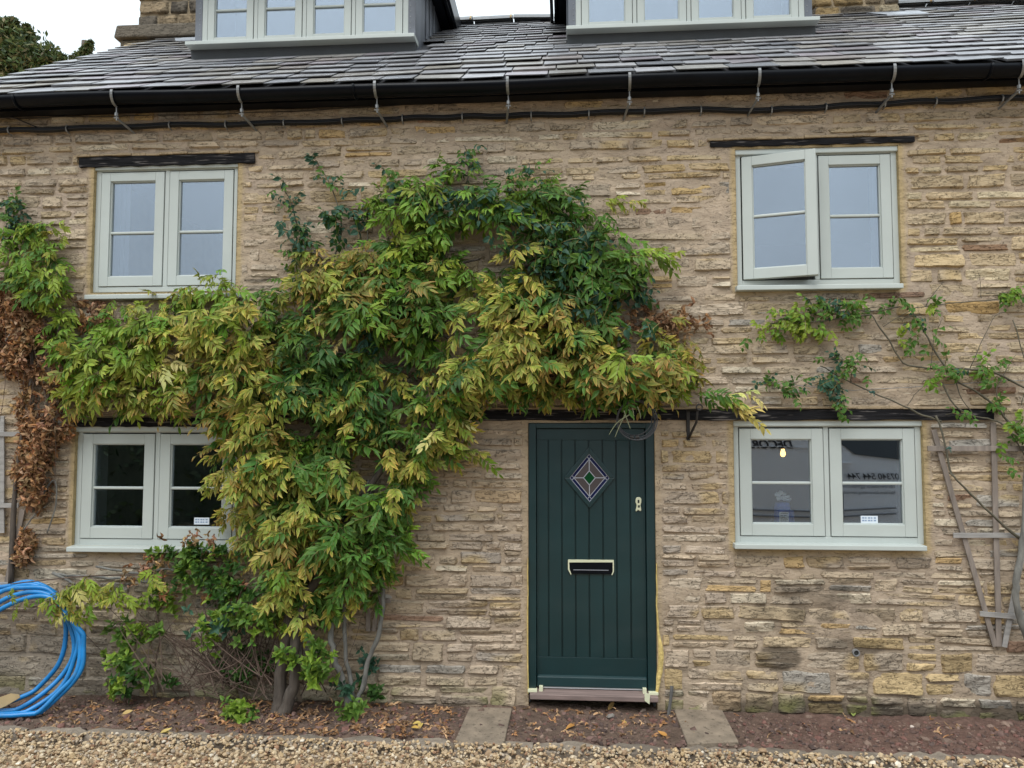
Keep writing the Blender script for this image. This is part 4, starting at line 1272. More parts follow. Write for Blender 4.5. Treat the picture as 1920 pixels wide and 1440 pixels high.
KINDS = {
    'deep': ((.030, .082, .016), (.07, .145, .025), .5), 'green': ((.058, .145, .022), (.17, .25, .038), .75),
    'bright': ((.11, .225, .022), (.30, .37, .05), .7), 'lime': ((.20, .29, .032), (.38, .40, .06), .8),
    'gold': ((.19, .25, .032), (.62, .46, .12), 1.0), 'rust': ((.15, .18, .030), (.56, .28, .085), 1.0),
    'straw': ((.52, .48, .15), (.70, .60, .28), .7), 'blue': ((.034, .092, .055), (.075, .155, .09), .4)}
prg = np.random.default_rng(33)
WIS = {k: [compound(prg, int(prg.integers(4, 6)), prg.uniform(.17, .25), prg.uniform(.066, .096), .0285, *KINDS[k], droop=prg.uniform(.0, .9), spread=prg.uniform(46, 60)) for _ in range(8)]
       for k in KINDS}
ROSE = {k: [compound(prg, int(prg.integers(2, 4)), prg.uniform(.085, .12), .046, .030, *KINDS[k], droop=.3, spread=70, curl=.1) for _ in range(4)]
        for k in ('blue', 'green', 'bright', 'lime', 'deep')}
def rosette(rng, n, ll, lw, base, tip, amt):
    Vs, Fs, Cs = [], [], []; b = 0
    for lev in range(n):
        for sd in (0, 1):
            v, f, tt = leaf_blade(ll*(1-.13*lev)*rng.uniform(.85, 1.1), lw*(1-.1*lev), .25, .22, rng, .05)
            R = rot((0, 0, 1), sd*math.pi+lev*1.57+rng.normal(0, .25)) @ rot((0, 1, 0), -.25-.32*lev+rng.normal(0, .15))
            v = v @ R.T+np.array([0, 0, .018*lev])
            w = tt[:, None]*amt
            Vs.append(v); Fs.append(f+b); Cs.append((np.array(base)*(1-w)+np.array(tip)*w)*rng.uniform(.8, 1.2)); b += len(v)
    return np.concatenate(Vs), np.concatenate(Fs), np.concatenate(Cs)
ROS = {k: [rosette(prg, int(prg.integers(2, 5)), .062, .036, *KINDS[k]) for _ in range(4)] for k in ('green', 'deep', 'bright', 'blue')}
DRYC = [((.27, .135, .060), (.36, .20, .095)), ((.35, .215, .115), (.44, .29, .17)), ((.17, .085, .045), (.24, .13, .07)), ((.28, .17, .095), (.20, .105, .055))]
def crumpled(rng, base, tip):
    Vs, Fs, Cs = [], [], []; b = 0
    for k in range(3):
        v, f, tt = leaf_blade(rng.uniform(.045, .075), rng.uniform(.024, .036), rng.uniform(-.7, 1.1), rng.uniform(-.5, .9), rng, .25)
        v = v+rng.normal(0, .005, v.shape)
        R = rot(rng.normal(size=3), rng.uniform(0, 1.4)) @ rot((0, 0, 1), k*2.1)
        Vs.append(v @ R.T); Fs.append(f+b); w = tt[:, None]*.8
        Cs.append((np.array(base)*(1-w)+np.array(tip)*w)*rng.uniform(.65, 1.25)); b += len(v)
    return np.concatenate(Vs), np.concatenate(Fs), np.concatenate(Cs)
DRY = {'dry%d' % i: [crumpled(prg, *DRYC[i]) for _ in range(5)] for i in range(4)}

MESHES = {}
def proto_mesh(name, key, geo, mat):
    if key not in MESHES:
        V, Fc, C = geo
        me = bpy.data.meshes.new(name)
        me.from_pydata(V.tolist(), [], Fc.tolist())
        me.materials.append(mat)
        a = me.color_attributes.new('col', 'FLOAT_COLOR', 'POINT')
        a.data.foreach_set('color', np.c_[C, np.ones(len(C))].astype(np.float32).ravel())
        MESHES[key] = me
    return MESHES[key]

def frame(fwd, up, roll=0.0):
    f = np.asarray(fwd, float); f = f/np.linalg.norm(f)
    u = np.asarray(up, float)-np.dot(up, f)*f
    u = u/(np.linalg.norm(u)+1e-9)
    s_ = np.cross(u, f)
    R = np.stack([f, s_, u], 1)
    return R @ rot((1, 0, 0), roll) if roll else R

def foliate(parent, items, protos, mat, name, single=300, stuff='foliage', rank=None, tag_='w'):
    """items: (kind, position, rotation 3x3, scale). The `single` largest-looking are objects, the rest one mass"""
    order = sorted(range(len(items)), key=lambda i: -(items[i][3]*(1.0-items[i][1][1]) if rank is None else rank[i]))
    r = np.random.default_rng(len(items))
    for i in order[:single]:
        kd, p, R, s_ = items[i]
        v = int(r.integers(len(protos[kd])))
        me = proto_mesh(name, (tag_, kd, v), protos[kd][v], mat)
        o = bpy.data.objects.new(name, me); COL.objects.link(o)
        M = Matrix([[*(R[k]*s_), p[k]] for k in range(3)]+[[0, 0, 0, 1]])
        place(o, M, parent)
    rest = order[single:]
    if rest:
        Vs, Fs, Cs, b = [], [], [], 0
        for i in rest:
            kd, p, R, s_ = items[i]
            V, Fc, C = protos[kd][int(r.integers(len(protos[kd])))]
            Vs.append((V*s_) @ R.T+p); Fs.append(Fc+b); b += len(V)
            Cs.append(C*r.uniform(.72, 1.25)*np.array([r.uniform(.85, 1.2), 1, r.uniform(.8, 1.2)]))
        tag(link_mesh(stuff, np.concatenate(Vs), np.concatenate(Fs), mat, parent, False, 0, False, np.concatenate(Cs)), kind='stuff')

def limb(parent, pts, r0, r1, mat, name='branch', depth=None, wob=0.0, n=7, seed=0, sub=5):
    """pts: (px, py, distance in front of the wall)"""
    P_ = [at(a, b, -d) for a, b, d in pts]
    r = np.random.default_rng(seed+int(abs(pts[0][0])))
    out = []
    for i in range(len(P_)-1):
        p0 = P_[max(i-1, 0)]; p1 = P_[i]; p2 = P_[i+1]; p3 = P_[min(i+2, len(P_)-1)]
        for k in range(sub):
            t = k/sub
            q = .5*((2*p1)+(-p0+p2)*t+(2*p0-5*p1+4*p2-p3)*t*t+(-p0+3*p1-3*p2+p3)*t**3)
            out.append(q+r.normal(0, wob, 3))
    out.append(P_[-1])
    m_ = len(out)
    rs = [(r0+(r1-r0)*i/(m_-1))*r.uniform(.9, 1.1) for i in range(m_)]
    mb_ = MB(); mb_.tube(out, rs, n)
    return mb_.build(name, mat, parent, smooth=True)

# --- the big wisteria
ZONES = [  # px, py, radius, weights of the kinds
    ((640, 545), 95, dict(gold=4, rust=4, lime=1, green=1)), ((760, 420), 90, dict(bright=5, lime=2, green=2)),
    ((900, 400), 110, dict(green=3, bright=3, deep=2)), ((1060, 420), 110, dict(green=4, bright=2, deep=2)),
    ((1150, 500), 70, dict(bright=4, green=2, lime=1)), ((1100, 560), 80, dict(green=4, deep=3)),
    ((860, 540), 80, dict(green=2, gold=2, bright=2, rust=1)), ((950, 600), 90, dict(gold=3, green=2, rust=2)),
    ((740, 600), 90, dict(green=4, deep=3, bright=1)), ((440, 600), 90, dict(gold=3, lime=3, bright=2)),
    ((250, 640), 120, dict(bright=3, lime=4, gold=2)), ((150, 690), 70, dict(lime=4, bright=3)), ((330, 680), 90, dict(lime=3, gold=4, straw=.6)),
    ((470, 680), 90, dict(gold=3, green=2, rust=2)), ((600, 700), 90, dict(green=3, deep=4, gold=1.5)), ((700, 760), 90, dict(deep=3, green=4, gold=1)),
    ((800, 690), 80, dict(deep=2, green=3, gold=3)), ((900, 680), 80, dict(gold=4, rust=2, green=2)), ((960, 740), 70, dict(green=2, gold=3, rust=1)),
    ((1060, 680), 80, dict(rust=4, gold=4, green=1)), ((1150, 690), 80, dict(gold=3, rust=2, green=2)), ((1240, 690), 80, dict(rust=3, gold=2, lime=3)),
    ((1130, 760), 60, dict(green=3, deep=2, lime=1)), ((200, 750), 90, dict(gold=3, rust=2, lime=2)), ((380, 750), 80, dict(rust=3, gold=2, green=1)),
    ((480, 800), 80, dict(gold=3, green=2, rust=1)), ((460, 900), 80, dict(gold=5, rust=2, green=1)), ((500, 1000), 80, dict(gold=5, straw=1.2, rust=2)),
    ((620, 850), 90, dict(green=3, gold=3, bright=1)), ((720, 830), 80, dict(gold=3, green=2, lime=1)), ((820, 830), 70, dict(gold=3, bright=2, straw=.5)),
    ((620, 950), 90, dict(gold=4, green=3)), ((720, 960), 80, dict(green=3, bright=2, gold=1)), ((740, 1040), 60, dict(bright=2, gold=2, green=2)),
    ((620, 1090), 80, dict(gold=3, green=3, bright=1)), ((560, 1140), 60, dict(gold=3, lime=1, green=1)), ((50, 480), 70, dict(lime=4, bright=3)),
    ((100, 560), 70, dict(bright=4, green=2, lime=2))]
def kind_at(px, py, r):
    acc = {}
    for (cx, cy), rad, w in ZONES:
        d = math.exp(-((px-cx)**2+(py-cy)**2)/(2*(rad*.6)**2))
        for k, v in w.items(): acc[k] = acc.get(k, 0)+v*d
    ks = list(acc); p = np.array([acc[k] for k in ks])**1.3+1e-9; p /= p.sum()
    return ks[r.choice(len(ks), p=p)]

GAPS = [(965, 500, 38, 20), (885, 470, 40, 24), (780, 775, 38, 30), (700, 890, 26, 24), (620, 640, 22, 16), (870, 655, 34, 14), (560, 800, 24, 14), (850, 580, 26, 18), (700, 450, 26, 16)]
def shoots(poly, spacing, r, depth, kindf, scale=(.85, 1.15), per=(4, 7), edge=40, layers=2, gaps=GAPS, sag=0.0):
    x0, x1 = min(p[0] for p in poly), max(p[0] for p in poly)
    y0, y1 = min(p[1] for p in poly), max(p[1] for p in poly)
    items = []
    for lay in range(layers):
        y = y0
        while y < y1:
            x = x0+r.uniform(0, spacing)
            while x < x1:
                px, py = x+r.normal(0, spacing*.3), y+r.normal(0, spacing*.3)
                x += spacing
                if not inpoly(px, py, poly): continue
                if any(((px-a)/(c+16))**2+((py-b)/(d+22))**2 < 1 for a, b, c, d in gaps) and r.random() < .93: continue
                if fbm(px*.011, py*.014, 31, 2) < (.35 if lay else .20) and r.random() < .85 and not (600 < py < 790 and px > 820): continue
                e = min(1.0, edgedist(px, py, poly)/edge)
                dm = depth(px, py)*(.35+.65*e)
                d = dm*(r.uniform(.12, .5) if lay == 0 else r.uniform(.55, 1.05))
                kd = kindf(px, py, r)
                if lay == 0: kd = {'gold': 'green', 'rust': 'green', 'straw': 'bright', 'lime': 'bright'}.get(kd, kd) if r.random() < .6 else kd
                tipdir = np.array([r.normal(0, .5), -.7, r.normal(-.15, .35)])
                pos = at(px, py-26, -d)
                n_ = int(r.integers(*per))
                for q in range(n_):
                    ang = 2*math.pi*(q+r.uniform(-.3, .3))/n_
                    f_ = np.array([math.cos(ang)*.9, -r.uniform(.35, 1.0), -abs(math.sin(ang))*.55-.35+max(0, math.sin(ang))*.8+r.normal(0, .32)])+.35*tipdir
                    R = frame(f_, (r.normal(0, .35), -.8, .7), r.normal(0, .45))
                    kk = kd if r.random() < .62 else kindf(px, py, r)
                    s_ = r.uniform(*scale)*(.72+.28*e)
                    p = pos+np.array([r.normal(0, .025), r.normal(0, .015), r.normal(0, .025)])
                    if p[1] > -.02: p[1] = -.02
                    items.append((kk, p, R, s_))
            y += spacing*.86
    return items
wr = np.random.default_rng(44)
def wdepth(px, py):
    d = .20
    if 560 < py < 790: d = .30
    if 620 < py < 790 and px > 850: d = .36
    if px < 330: d = min(d, .22)
    if py > 800: d = .30
    return d
wis = thing('wisteria', 'large wisteria in autumn colour trained over the door and around the left windows', 'climbing plant', tuple(atz(530, 1310, 0)))
items = shoots(MAIN, 38, wr, wdepth, kind_at, per=(5, 8), scale=(.72, 1.18))
def spray(tipx, tipy, px, py, n, kd, r, d0=.08, d1=.16, sc=.85):
    """a side shoot from (px,py) to its tip carrying n leaves"""
    out = []
    for i in range(n):
        t = (i+1)/n
        a, b = px+(tipx-px)*t, py+(tipy-py)*t
        p = at(a, b, -(d0+(d1-d0)*t))
        dx = 1 if tipx > px else -1
        for sd in (-1, 1):
            f_ = np.array([dx*.7+sd*.35, -.45, -.5*sd*.6-.25])
            out.append((kd if isinstance(kd, str) else kd[int(r.integers(len(kd)))], p, frame(f_, (0, -.85, .6), r.normal(0, .2)), sc*r.uniform(.8, 1.1)))
    return out
for q in [(1215, 478, 1150, 470, 3, ['lime', 'bright'], .95), (1240, 480, 1190, 462, 2, ['lime', 'lime'], .95), (1195, 378, 1120, 385, 4, ['lime', 'gold'], .5),
          (1150, 372, 1110, 380, 2, ['lime'], .55), (1350, 745, 1280, 735, 3, ['green', 'bright'], .9), (1395, 735, 1330, 745, 2, ['straw'], .8), (1380, 770, 1340, 740, 2, ['straw', 'straw'], 1.0),
          (405, 520, 440, 545, 2, ['lime'], .7), (370, 545, 420, 560, 2, ['lime', 'bright'], .9), (880, 300, 870, 345, 2, ['bright'], .5), (1200, 740, 1150, 740, 2, ['green'], 1.),
          (640, 640, 690, 590, 2, ['straw'], .8), (1255, 600, 1180, 640, 2, ['rust'], .6), (850, 800, 840, 770, 2, ['straw', 'lime'], .9), (890, 850, 850, 840, 2, ['bright', 'gold'], .9),
          (720, 650, 760, 560, 3, ['blue', 'deep'], 1.0), (700, 620, 745, 560, 2, ['blue'], 1.0), (760, 1030, 720, 960, 3, ['bright', 'gold'], 1.0)]:
    items += spray(q[0], q[1], q[2], q[3], q[4], q[5], wr, sc=q[6])
foliate(wis, items, WIS, M_LEAF, 'leaf')
for i, (pts, r0, r1) in enumerate([
        ([(518, 1345, .20), (524, 1318, .20), (528, 1250, .19), (540, 1190, .17), (545, 1120, .15), (560, 1000, .12), (590, 880, .1), (640, 780, .08)], .050, .022),
        ([(526, 1352, .25), (538, 1322, .24), (553, 1275, .24), (552, 1215, .22), (562, 1150, .2), (620, 1040, .16), (680, 930, .12), (790, 780, .1), (850, 690, .1)], .044, .02),
        ([(660, 1345, .16), (652, 1318, .16), (640, 1270, .16), (626, 1230, .15), (622, 1180, .13), (630, 1090, .12)], .026, .018),
        ([(668, 1335, .12), (660, 1295, .12), (650, 1230, .12), (645, 1160, .1), (650, 1050, .1), (700, 900, .08)], .018, .012)]):
    limb(wis, pts, r0, r1, M_BARK if i < 2 else M_GREYBARK, 'trunk', n=10, wob=.004)
limb(wis, [(664, 1345, .14), (668, 1318, .14), (680, 1290, .14), (690, 1240, .13), (712, 1180, .12), (718, 1120, .1), (712, 1060, .1), (705, 1000, .1), (690, 900, .1)], .02, .012, M_GREYBARK, 'trunk', wob=.003)
for i in range(26):
    a = (wr.uniform(200, 1250), wr.uniform(430, 760))
    if not inpoly(*a, MAIN): continue
    t = math.atan2(760-a[1], 700-a[0])+wr.normal(0, .5)
    L = wr.uniform(120, 330)
    b = (a[0]+L*math.cos(t), a[1]+L*math.sin(t)*.6)
    if not inpoly(*b, MAIN): b = (a[0]+.3*(b[0]-a[0]), a[1]+.3*(b[1]-a[1]))
    if not inpoly(*b, MAIN) or b[1] > 750: continue
    m_ = ((a[0]+b[0])/2+wr.normal(0, 12), (a[1]+b[1])/2+wr.normal(0, 12))
    limb(wis, [(*a, wr.uniform(.04, .12)), (*m_, .1), (*b, .06)], .007, .014, M_TWIG if i % 3 else M_BARK, 'branch', n=5)
for pts in [[(400, 775, .06), (480, 770, .06), (600, 800, .07), (640, 830, .08)], [(460, 830, .05), (520, 800, .06), (580, 770, .06)], [(700, 800, .07), (760, 770, .07), (850, 760, .06)],
            [(935, 520, .08), (960, 560, .1), (985, 610, .1)], [(1010, 500, .05), (960, 545, .07), (930, 600, .06)], [(1080, 740, .1), (1160, 690, .12), (1280, 720, .08)]]:
    limb(wis, pts, .012, .008, M_TWIG, 'branch', n=5, wob=.002)

# --- wisteria limb at the left edge, leafy above
lw_ = thing('wisteria', 'fresh lime green wisteria limb at the left edge beside the upper window', 'climbing plant', tuple(at(70, 640, -.1)), group='wisteria growing on the wall')
wis['group'] = 'wisteria growing on the wall'
items = shoots(LEFTC, 34, wr, lambda a, b: .2, lambda a, b, r: ['lime', 'bright', 'green', 'gold'][r.choice(4, p=[.36, .34, .2, .1])], scale=(.8, 1.05))
items += spray(110, 420, 70, 425, 2, ['lime'], wr, sc=.6)+spray(120, 640, 105, 560, 4, ['bright', 'lime'], wr, sc=.9)
foliate(lw_, items, WIS, M_LEAF, 'leaf', single=120)
limb(lw_, [(20, 1095, .04), (30, 900, .05), (60, 700, .06), (50, 600, .08), (60, 450, .06)], .02, .01, M_BARK, 'branch')
limb(lw_, [(60, 960, .04), (100, 900, .05), (105, 945, .05), (88, 1000, .03)], .008, .005, M_GREYBARK, 'branch')
limb(lw_, [(40, 1000, .04), (65, 965, .05), (85, 950, .05)], .006, .005, M_GREYBARK, 'branch')
limb(lw_, [(10, 640, .1), (40, 600, .12), (28, 660, .12), (42, 690, .1)], .005, .004, M_GREYBARK, 'branch')

# --- withered brown curtain hanging below it
BROWN = [(0, 530), (40, 540), (75, 600), (120, 640), (140, 690), (118, 740), (130, 800), (138, 815), (108, 830), (98, 870), (96, 920), (80, 955), (45, 945), (32, 905), (20, 890), (40, 830), (38, 780), (25, 765), (50, 720), (10, 700), (0, 690)]
BROWN2 = [(48, 990), (65, 1010), (52, 1058), (25, 1058), (30, 1020)]
dw = thing('withered_climber', 'curtain of dead brown leaves hanging left of the lower window', 'dead climber', tuple(at(70, 800, -.1)))
items = []
for poly, n_ in ((BROWN, 2300), (BROWN2, 130), ([(130, 560), (200, 570), (215, 610), (150, 625)], 50)):
    xs_ = [p[0] for p in poly]; ys_ = [p[1] for p in poly]
    k = 0
    while k < n_:
        px, py = wr.uniform(min(xs_)-20*(min(xs_) == 0), max(xs_)), wr.uniform(min(ys_), max(ys_))
        if not inpoly(max(px, 1), py, poly): continue
        if fbm(px*.035, py*.012, 12) < .43 and wr.random() < .85: continue
        e = min(1, edgedist(px, py, poly)/30)
        d = wr.uniform(.02, .05+.13*e)
        f_ = np.array([wr.normal(0, .6), -wr.uniform(.1, 1), -wr.uniform(.3, 1.3)])
        items.append(('dry%d' % wr.choice(4, p=[.34, .28, .18, .2]), at(px, py, -d), frame(f_, (wr.normal(0, .4), -1, .3), wr.normal(0, .8)), wr.uniform(.5, .95)))
        k += 1
foliate(dw, items, DRY, M_DRY, 'dry_leaf', single=300, stuff='dry_leaves')
for k in range(16):
    bx, by_ = wr.uniform(5, 130), wr.uniform(560, 800)
    limb(dw, [(bx, by_, .1), (bx+wr.normal(0, 8), by_+60, .11), (bx+wr.normal(0, 12), by_+wr.uniform(100, 160), .08)], .003, .0015, M_TWIG, 'strand', n=4, sub=3, wob=.002)
for pts in [[(110, 620, .08), (95, 720, .08), (70, 850, .07), (60, 940, .05)], [(40, 560, .08), (60, 640, .08), (90, 760, .08)]]:
    limb(dw, pts, .01, .005, M_TWIG, 'branch', wob=.003)

# --- bluish climbing rose mixed through the top
ro = thing('climbing_rose', 'bluish green rose shoots rising above the wisteria on bare stone', 'rose', tuple(at(640, 560, -.05)), group='climbing roses on the wall')
items = []
def rose_cane(parent, pts, n_, kinds, r, spread=16, sc=(.8, 1.2), rad=(.007, .003), from_t=0.15):
    limb(parent, pts, rad[0], rad[1], M_CANE, 'cane', n=5, wob=.002, sub=4)
    xs_ = np.array([p[0] for p in pts]); ys_ = np.array([p[1] for p in pts]); ds_ = np.array([p[2] for p in pts])
    t_ = np.linspace(0, 1, len(pts))
    out = []
    for q in range(n_):
        t = r.uniform(from_t, 1)
        px = np.interp(t, t_, xs_)+r.normal(0, spread*.6); py = np.interp(t, t_, ys_)+r.normal(0, spread*.6)
        d = np.interp(t, t_, ds_)+r.uniform(0, .04)
        f_ = np.array([r.normal(0, .9), -r.uniform(.2, .9), r.normal(-.1, .6)])
        out.append((kinds[int(r.integers(len(kinds)))], at(px, py, -d), frame(f_, (r.normal(0, .3), -.8, .6), r.normal(0, .3)), r.uniform(*sc)))
    return out
B = ['blue', 'blue', 'green']
for pts, n_ in [([(545, 520, .08), (558, 440, .07), (545, 380, .05), (525, 345, .04)], 24), ([(620, 500, .08), (640, 430, .07), (620, 350, .05), (592, 300, .04)], 20),
                ([(690, 460, .07), (688, 400, .06), (685, 370, .05)], 6), ([(745, 360, .08), (735, 335, .07), (720, 322, .06)], 7), ([(875, 345, .09), (880, 300, .07), (870, 272, .05)], 12),
                ([(985, 345, .1), (995, 325, .09), (990, 305, .08)], 10)]:
    items += rose_cane(ro, pts, n_, B, wr)
for cx, cy, rx, ry, n_ in [(565, 450, 30, 40, 18), (635, 410, 24, 28, 18), (660, 400, 12, 20, 4), (800, 360, 60, 14, 14), (880, 370, 40, 20, 14), (1000, 420, 50, 40, 30), (1060, 470, 45, 30, 24), (990, 470, 40, 30, 18),
                           (1110, 445, 30, 25, 14), (1185, 545, 14, 40, 22), (1140, 540, 25, 40, 10), (1010, 560, 40, 20, 10), (840, 390, 30, 20, 8), (1090, 600, 30, 40, 12), (1215, 610, 30, 12, 5)]:
    for q in range(n_):
        px, py = wr.normal(cx, rx*.6), wr.normal(cy, ry*.6)
        d = .08 if px < 700 or (px > 1160 and py < 590) else .24
        f_ = np.array([wr.normal(0, .8), -wr.uniform(.2, .9), wr.normal(-.4, .5)])
        items.append((['blue', 'blue', 'deep'][wr.integers(3)], at(px, py, -d), frame(f_, (wr.normal(0, .3), -.8, .6), wr.normal(0, .3)), wr.uniform(1.0, 1.5)))
foliate(ro, items, ROSE, M_LEAF, 'leaf', tag_='r')

# --- rose at the far left, dark
rl = thing('climbing_rose', 'small dark green rose at the left edge, above the lime wisteria', 'rose', tuple(at(20, 420, -.05)), group='climbing roses on the wall')
items = rose_cane(rl, [(30, 470, .06), (28, 420, .06), (15, 360, .05)], 16, B, wr)+rose_cane(rl, [(5, 470, .06), (40, 400, .08), (28, 385, .05)], 22, B, wr)
foliate(rl, items, ROSE, M_LEAF, 'leaf', tag_='r')

# --- rose on the right over the trellis
rs = thing('climbing_rose', 'thin leggy rose trained across the stone between the right windows and the trellis', 'rose', tuple(at(1905, 1000, -.08)), group='climbing roses on the wall')
items = []
G_ = ['green', 'bright', 'green', 'blue']
limb(rs, [(1945, 1260, .06), (1918, 1170, .1), (1905, 1130, .11), (1906, 1080, .11), (1916, 1030, .1), (1922, 960, .09), (1925, 830, .06)], .026, .016, M_GREYBARK, 'stem', n=8, wob=.003)
for pts, rad in [
        ([(1925, 830, .06), (1890, 790, .05), (1861, 757, .05), (1825, 730, .05), (1793, 714, .05), (1763, 673, .06), (1733, 622, .06), (1712, 587, .06), (1687, 557, .05)], (.009, .005)),
        ([(1926, 730, .05), (1866, 699, .05), (1806, 691, .05), (1739, 690, .05), (1693, 679, .06), (1660, 627, .06), (1633, 589, .06)], (.008, .005)),
        ([(1633, 589, .06), (1560, 600, .06), (1490, 605, .06), (1442, 606, .04)], (.006, .004)), ([(1687, 575, .05), (1640, 583, .06), (1600, 580, .05)], (.005, .004)),
        ([(1765, 790, .05), (1720, 774, .05), (1693, 760, .05), (1595, 717, .05), (1538, 686, .04)], (.008, .004)),
        ([(1755, 779, .06), (1768, 815, .07), (1780, 880, .07), (1791, 895, .06)], (.008, .006)), ([(1915, 1012, .07), (1870, 975, .07), (1820, 925, .07), (1780, 886, .07)], (.010, .006)),
        ([(1990, 555, .05), (1920, 558, .05), (1823, 565, .05), (1747, 573, .05), (1700, 580, .05)], (.005, .003)),
        ([(1735, 575, .05), (1750, 551, .05), (1771, 527, .04)], (.004, .002)), ([(1766, 717, .04), (1790, 760, .05), (1822, 778, .05), (1860, 788, .05), (1888, 803, .06), (1925, 860, .06)], (.006, .005)),
        ([(1790, 705, .05), (1800, 740, .05), (1825, 778, .05)], (.004, .003)), ([(1595, 717, .05), (1600, 690, .05), (1618, 662, .04)], (.003, .002)), ([(1700, 760, .05), (1720, 735, .04), (1748, 715, .04)], (.003, .002)),
        ([(1885, 780, .05), (1870, 730, .05), (1905, 665, .04)], (.004, .002)), ([(1655, 612, .05), (1690, 592, .05), (1720, 575, .04)], (.003, .002)), ([(1820, 690, .05), (1860, 600, .04), (1885, 585, .03)], (.003, .002)),
        ([(1745, 690, .05), (1750, 640, .04), (1765, 600, .05)], (.0025, .002)), ([(1840, 560, .04), (1838, 530, .03), (1835, 512, .03)], (.002, .0015)), ([(1900, 600, .05), (1925, 700, .05), (1915, 760, .05)], (.004, .003))]:
    limb(rs, pts, rad[0], rad[1], M_CANE, 'cane', n=5, wob=.0025, sub=4)
for cx, cy, rx, ry, n_, kk in [(1478, 603, 50, 16, 34, ['lime', 'bright']), (1500, 590, 40, 18, 26, ['bright', 'green', 'lime']), (1560, 573, 50, 14, 34, ['green', 'blue', 'bright']), (1600, 585, 40, 14, 20, ['green', 'blue']),
                              (1530, 620, 26, 8, 10, ['lime', 'bright']), (1640, 575, 20, 8, 6, ['green']), (1670, 566, 14, 10, 5, ['blue']), (1712, 590, 22, 14, 12, ['blue', 'green']), (1575, 672, 26, 16, 14, ['blue', 'green']),
                              (1600, 700, 36, 12, 16, ['blue', 'green']), (1470, 722, 30, 14, 18, ['blue', 'deep', 'green']), (1430, 716, 10, 8, 4, ['blue']), (1530, 715, 20, 8, 8, ['blue']), (1560, 728, 26, 16, 16, ['blue']),
                              (1565, 755, 18, 12, 8, ['blue', 'green']), (1675, 638, 12, 5, 4, ['lime']), (1708, 630, 8, 14, 5, ['blue']), (1745, 632, 8, 12, 4, ['green']), (1780, 690, 26, 10, 12, ['green', 'blue']), (1742, 712, 14, 6, 7, ['bright']),
                              (1855, 690, 22, 16, 16, ['bright', 'green']), (1805, 692, 24, 5, 5, ['blue']), (1870, 715, 14, 8, 5, ['blue']), (1868, 755, 16, 10, 8, ['blue', 'green']), (1905, 790, 14, 20, 10, ['lime', 'bright', 'green']),
                              (1910, 820, 10, 20, 8, ['green']), (1790, 775, 20, 4, 5, ['green']), (1880, 548, 40, 6, 10, ['green', 'bright']), (1745, 560, 8, 20, 4, ['green']), (1765, 568, 10, 5, 3, ['lime']), (1408, 628, 8, 6, 3, ['green']),
                              (1430, 615, 6, 4, 2, ['lime']), (1885, 865, 10, 14, 4, ['green']), (1890, 550, 30, 8, 5, ['green'])]:
    kk = [k if k != 'blue' or wr.random() < .5 else 'green' for k in kk]
    for q in range(max(2, int(n_*.8))):
        px, py = wr.normal(cx, rx*.6), wr.normal(cy, ry*.65)
        f_ = np.array([wr.normal(0, .8), -wr.uniform(.2, .9), wr.normal(-.2, .6)])
        if q == 0 and n_ > 4: limb(rs, [(cx-rx*.8, cy+ry*.5, .05), (cx, cy+ry*.2, .07), (cx+rx*.8, cy-ry*.4+4, .05)], .003, .0018, M_CANE, 'cane', n=4, sub=3, wob=.002)
        items.append((kk[wr.integers(len(kk))], at(px, py, -wr.uniform(.03, .11)), frame(f_, (wr.normal(0, .3), -.8, .6), wr.normal(0, .3)), wr.uniform(.72, 1.1)))
foliate(rs, items, ROSE, M_LEAF, 'leaf', tag_='r')

# --- honeysuckle shrub along the foot of the wall
hs = thing('honeysuckle', 'untidy green honeysuckle with bare twigs at the foot of the wisteria', 'shrub', tuple(atz(400, 1305, 0)))
items = []
for cx, cy, rx, ry, n_, kk, d in [(380, 1050, 50, 30, 30, ['green', 'deep', 'bright'], .12), (350, 1090, 40, 30, 16, ['green', 'deep'], .12), (430, 1110, 40, 30, 22, ['green', 'deep'], .15), (290, 1120, 30, 22, 12, ['green', 'bright'], .1),
                                 (420, 1165, 40, 20, 24, ['green', 'blue', 'bright'], .22), (490, 1160, 34, 22, 20, ['bright', 'green'], .26), (550, 1100, 40, 30, 18, ['green', 'deep'], .2), (610, 1055, 30, 22, 14, ['green', 'bright'], .2),
                                 (640, 1060, 20, 20, 8, ['bright'], .2), (250, 1190, 34, 22, 16, ['green', 'bright'], .14), (225, 1240, 26, 14, 12, ['green', 'bright'], .16), (265, 1265, 36, 20, 12, ['green', 'deep'], .18), (215, 1285, 12, 8, 5, ['bright'], .2),
                                 (240, 1300, 14, 14, 4, ['deep'], .2), (560, 1235, 34, 12, 10, ['green', 'bright'], .3), (585, 1265, 22, 18, 10, ['bright', 'green'], .3), (600, 1220, 18, 16, 7, ['green'], .26), (455, 1330, 22, 20, 12, ['bright', 'green'], .33),
                                 (445, 1345, 12, 14, 6, ['bright'], .36), (660, 1335, 16, 10, 6, ['green'], .3), (650, 1290, 12, 8, 4, ['blue'], .2), (320, 1280, 16, 6, 4, ['deep'], .1), (450, 1260, 20, 16, 7, ['deep'], .15), (400, 1200, 14, 12, 5, ['bright'], .2),
                                 (480, 1240, 40, 20, 10, ['deep'], .1), (700, 1300, 14, 10, 4, ['deep'], .1), (690, 1250, 16, 20, 6, ['blue'], .05), (300, 1040, 30, 12, 6, ['green'], .06)]:
    for q in range(int(n_*1.6)):
        px, py = wr.normal(cx, rx*.68), min(wr.normal(cy, ry*.68), 1372)
        up = np.array([wr.normal(0, .5), -wr.uniform(.2, .9), wr.uniform(.1, 1)])
        R = frame(np.cross(up, wr.normal(size=3)), up)
        items.append((kk[wr.integers(len(kk))], at(px, py, -wr.uniform(d*.6, d*1.25)), R, wr.uniform(.7, 1.15)))
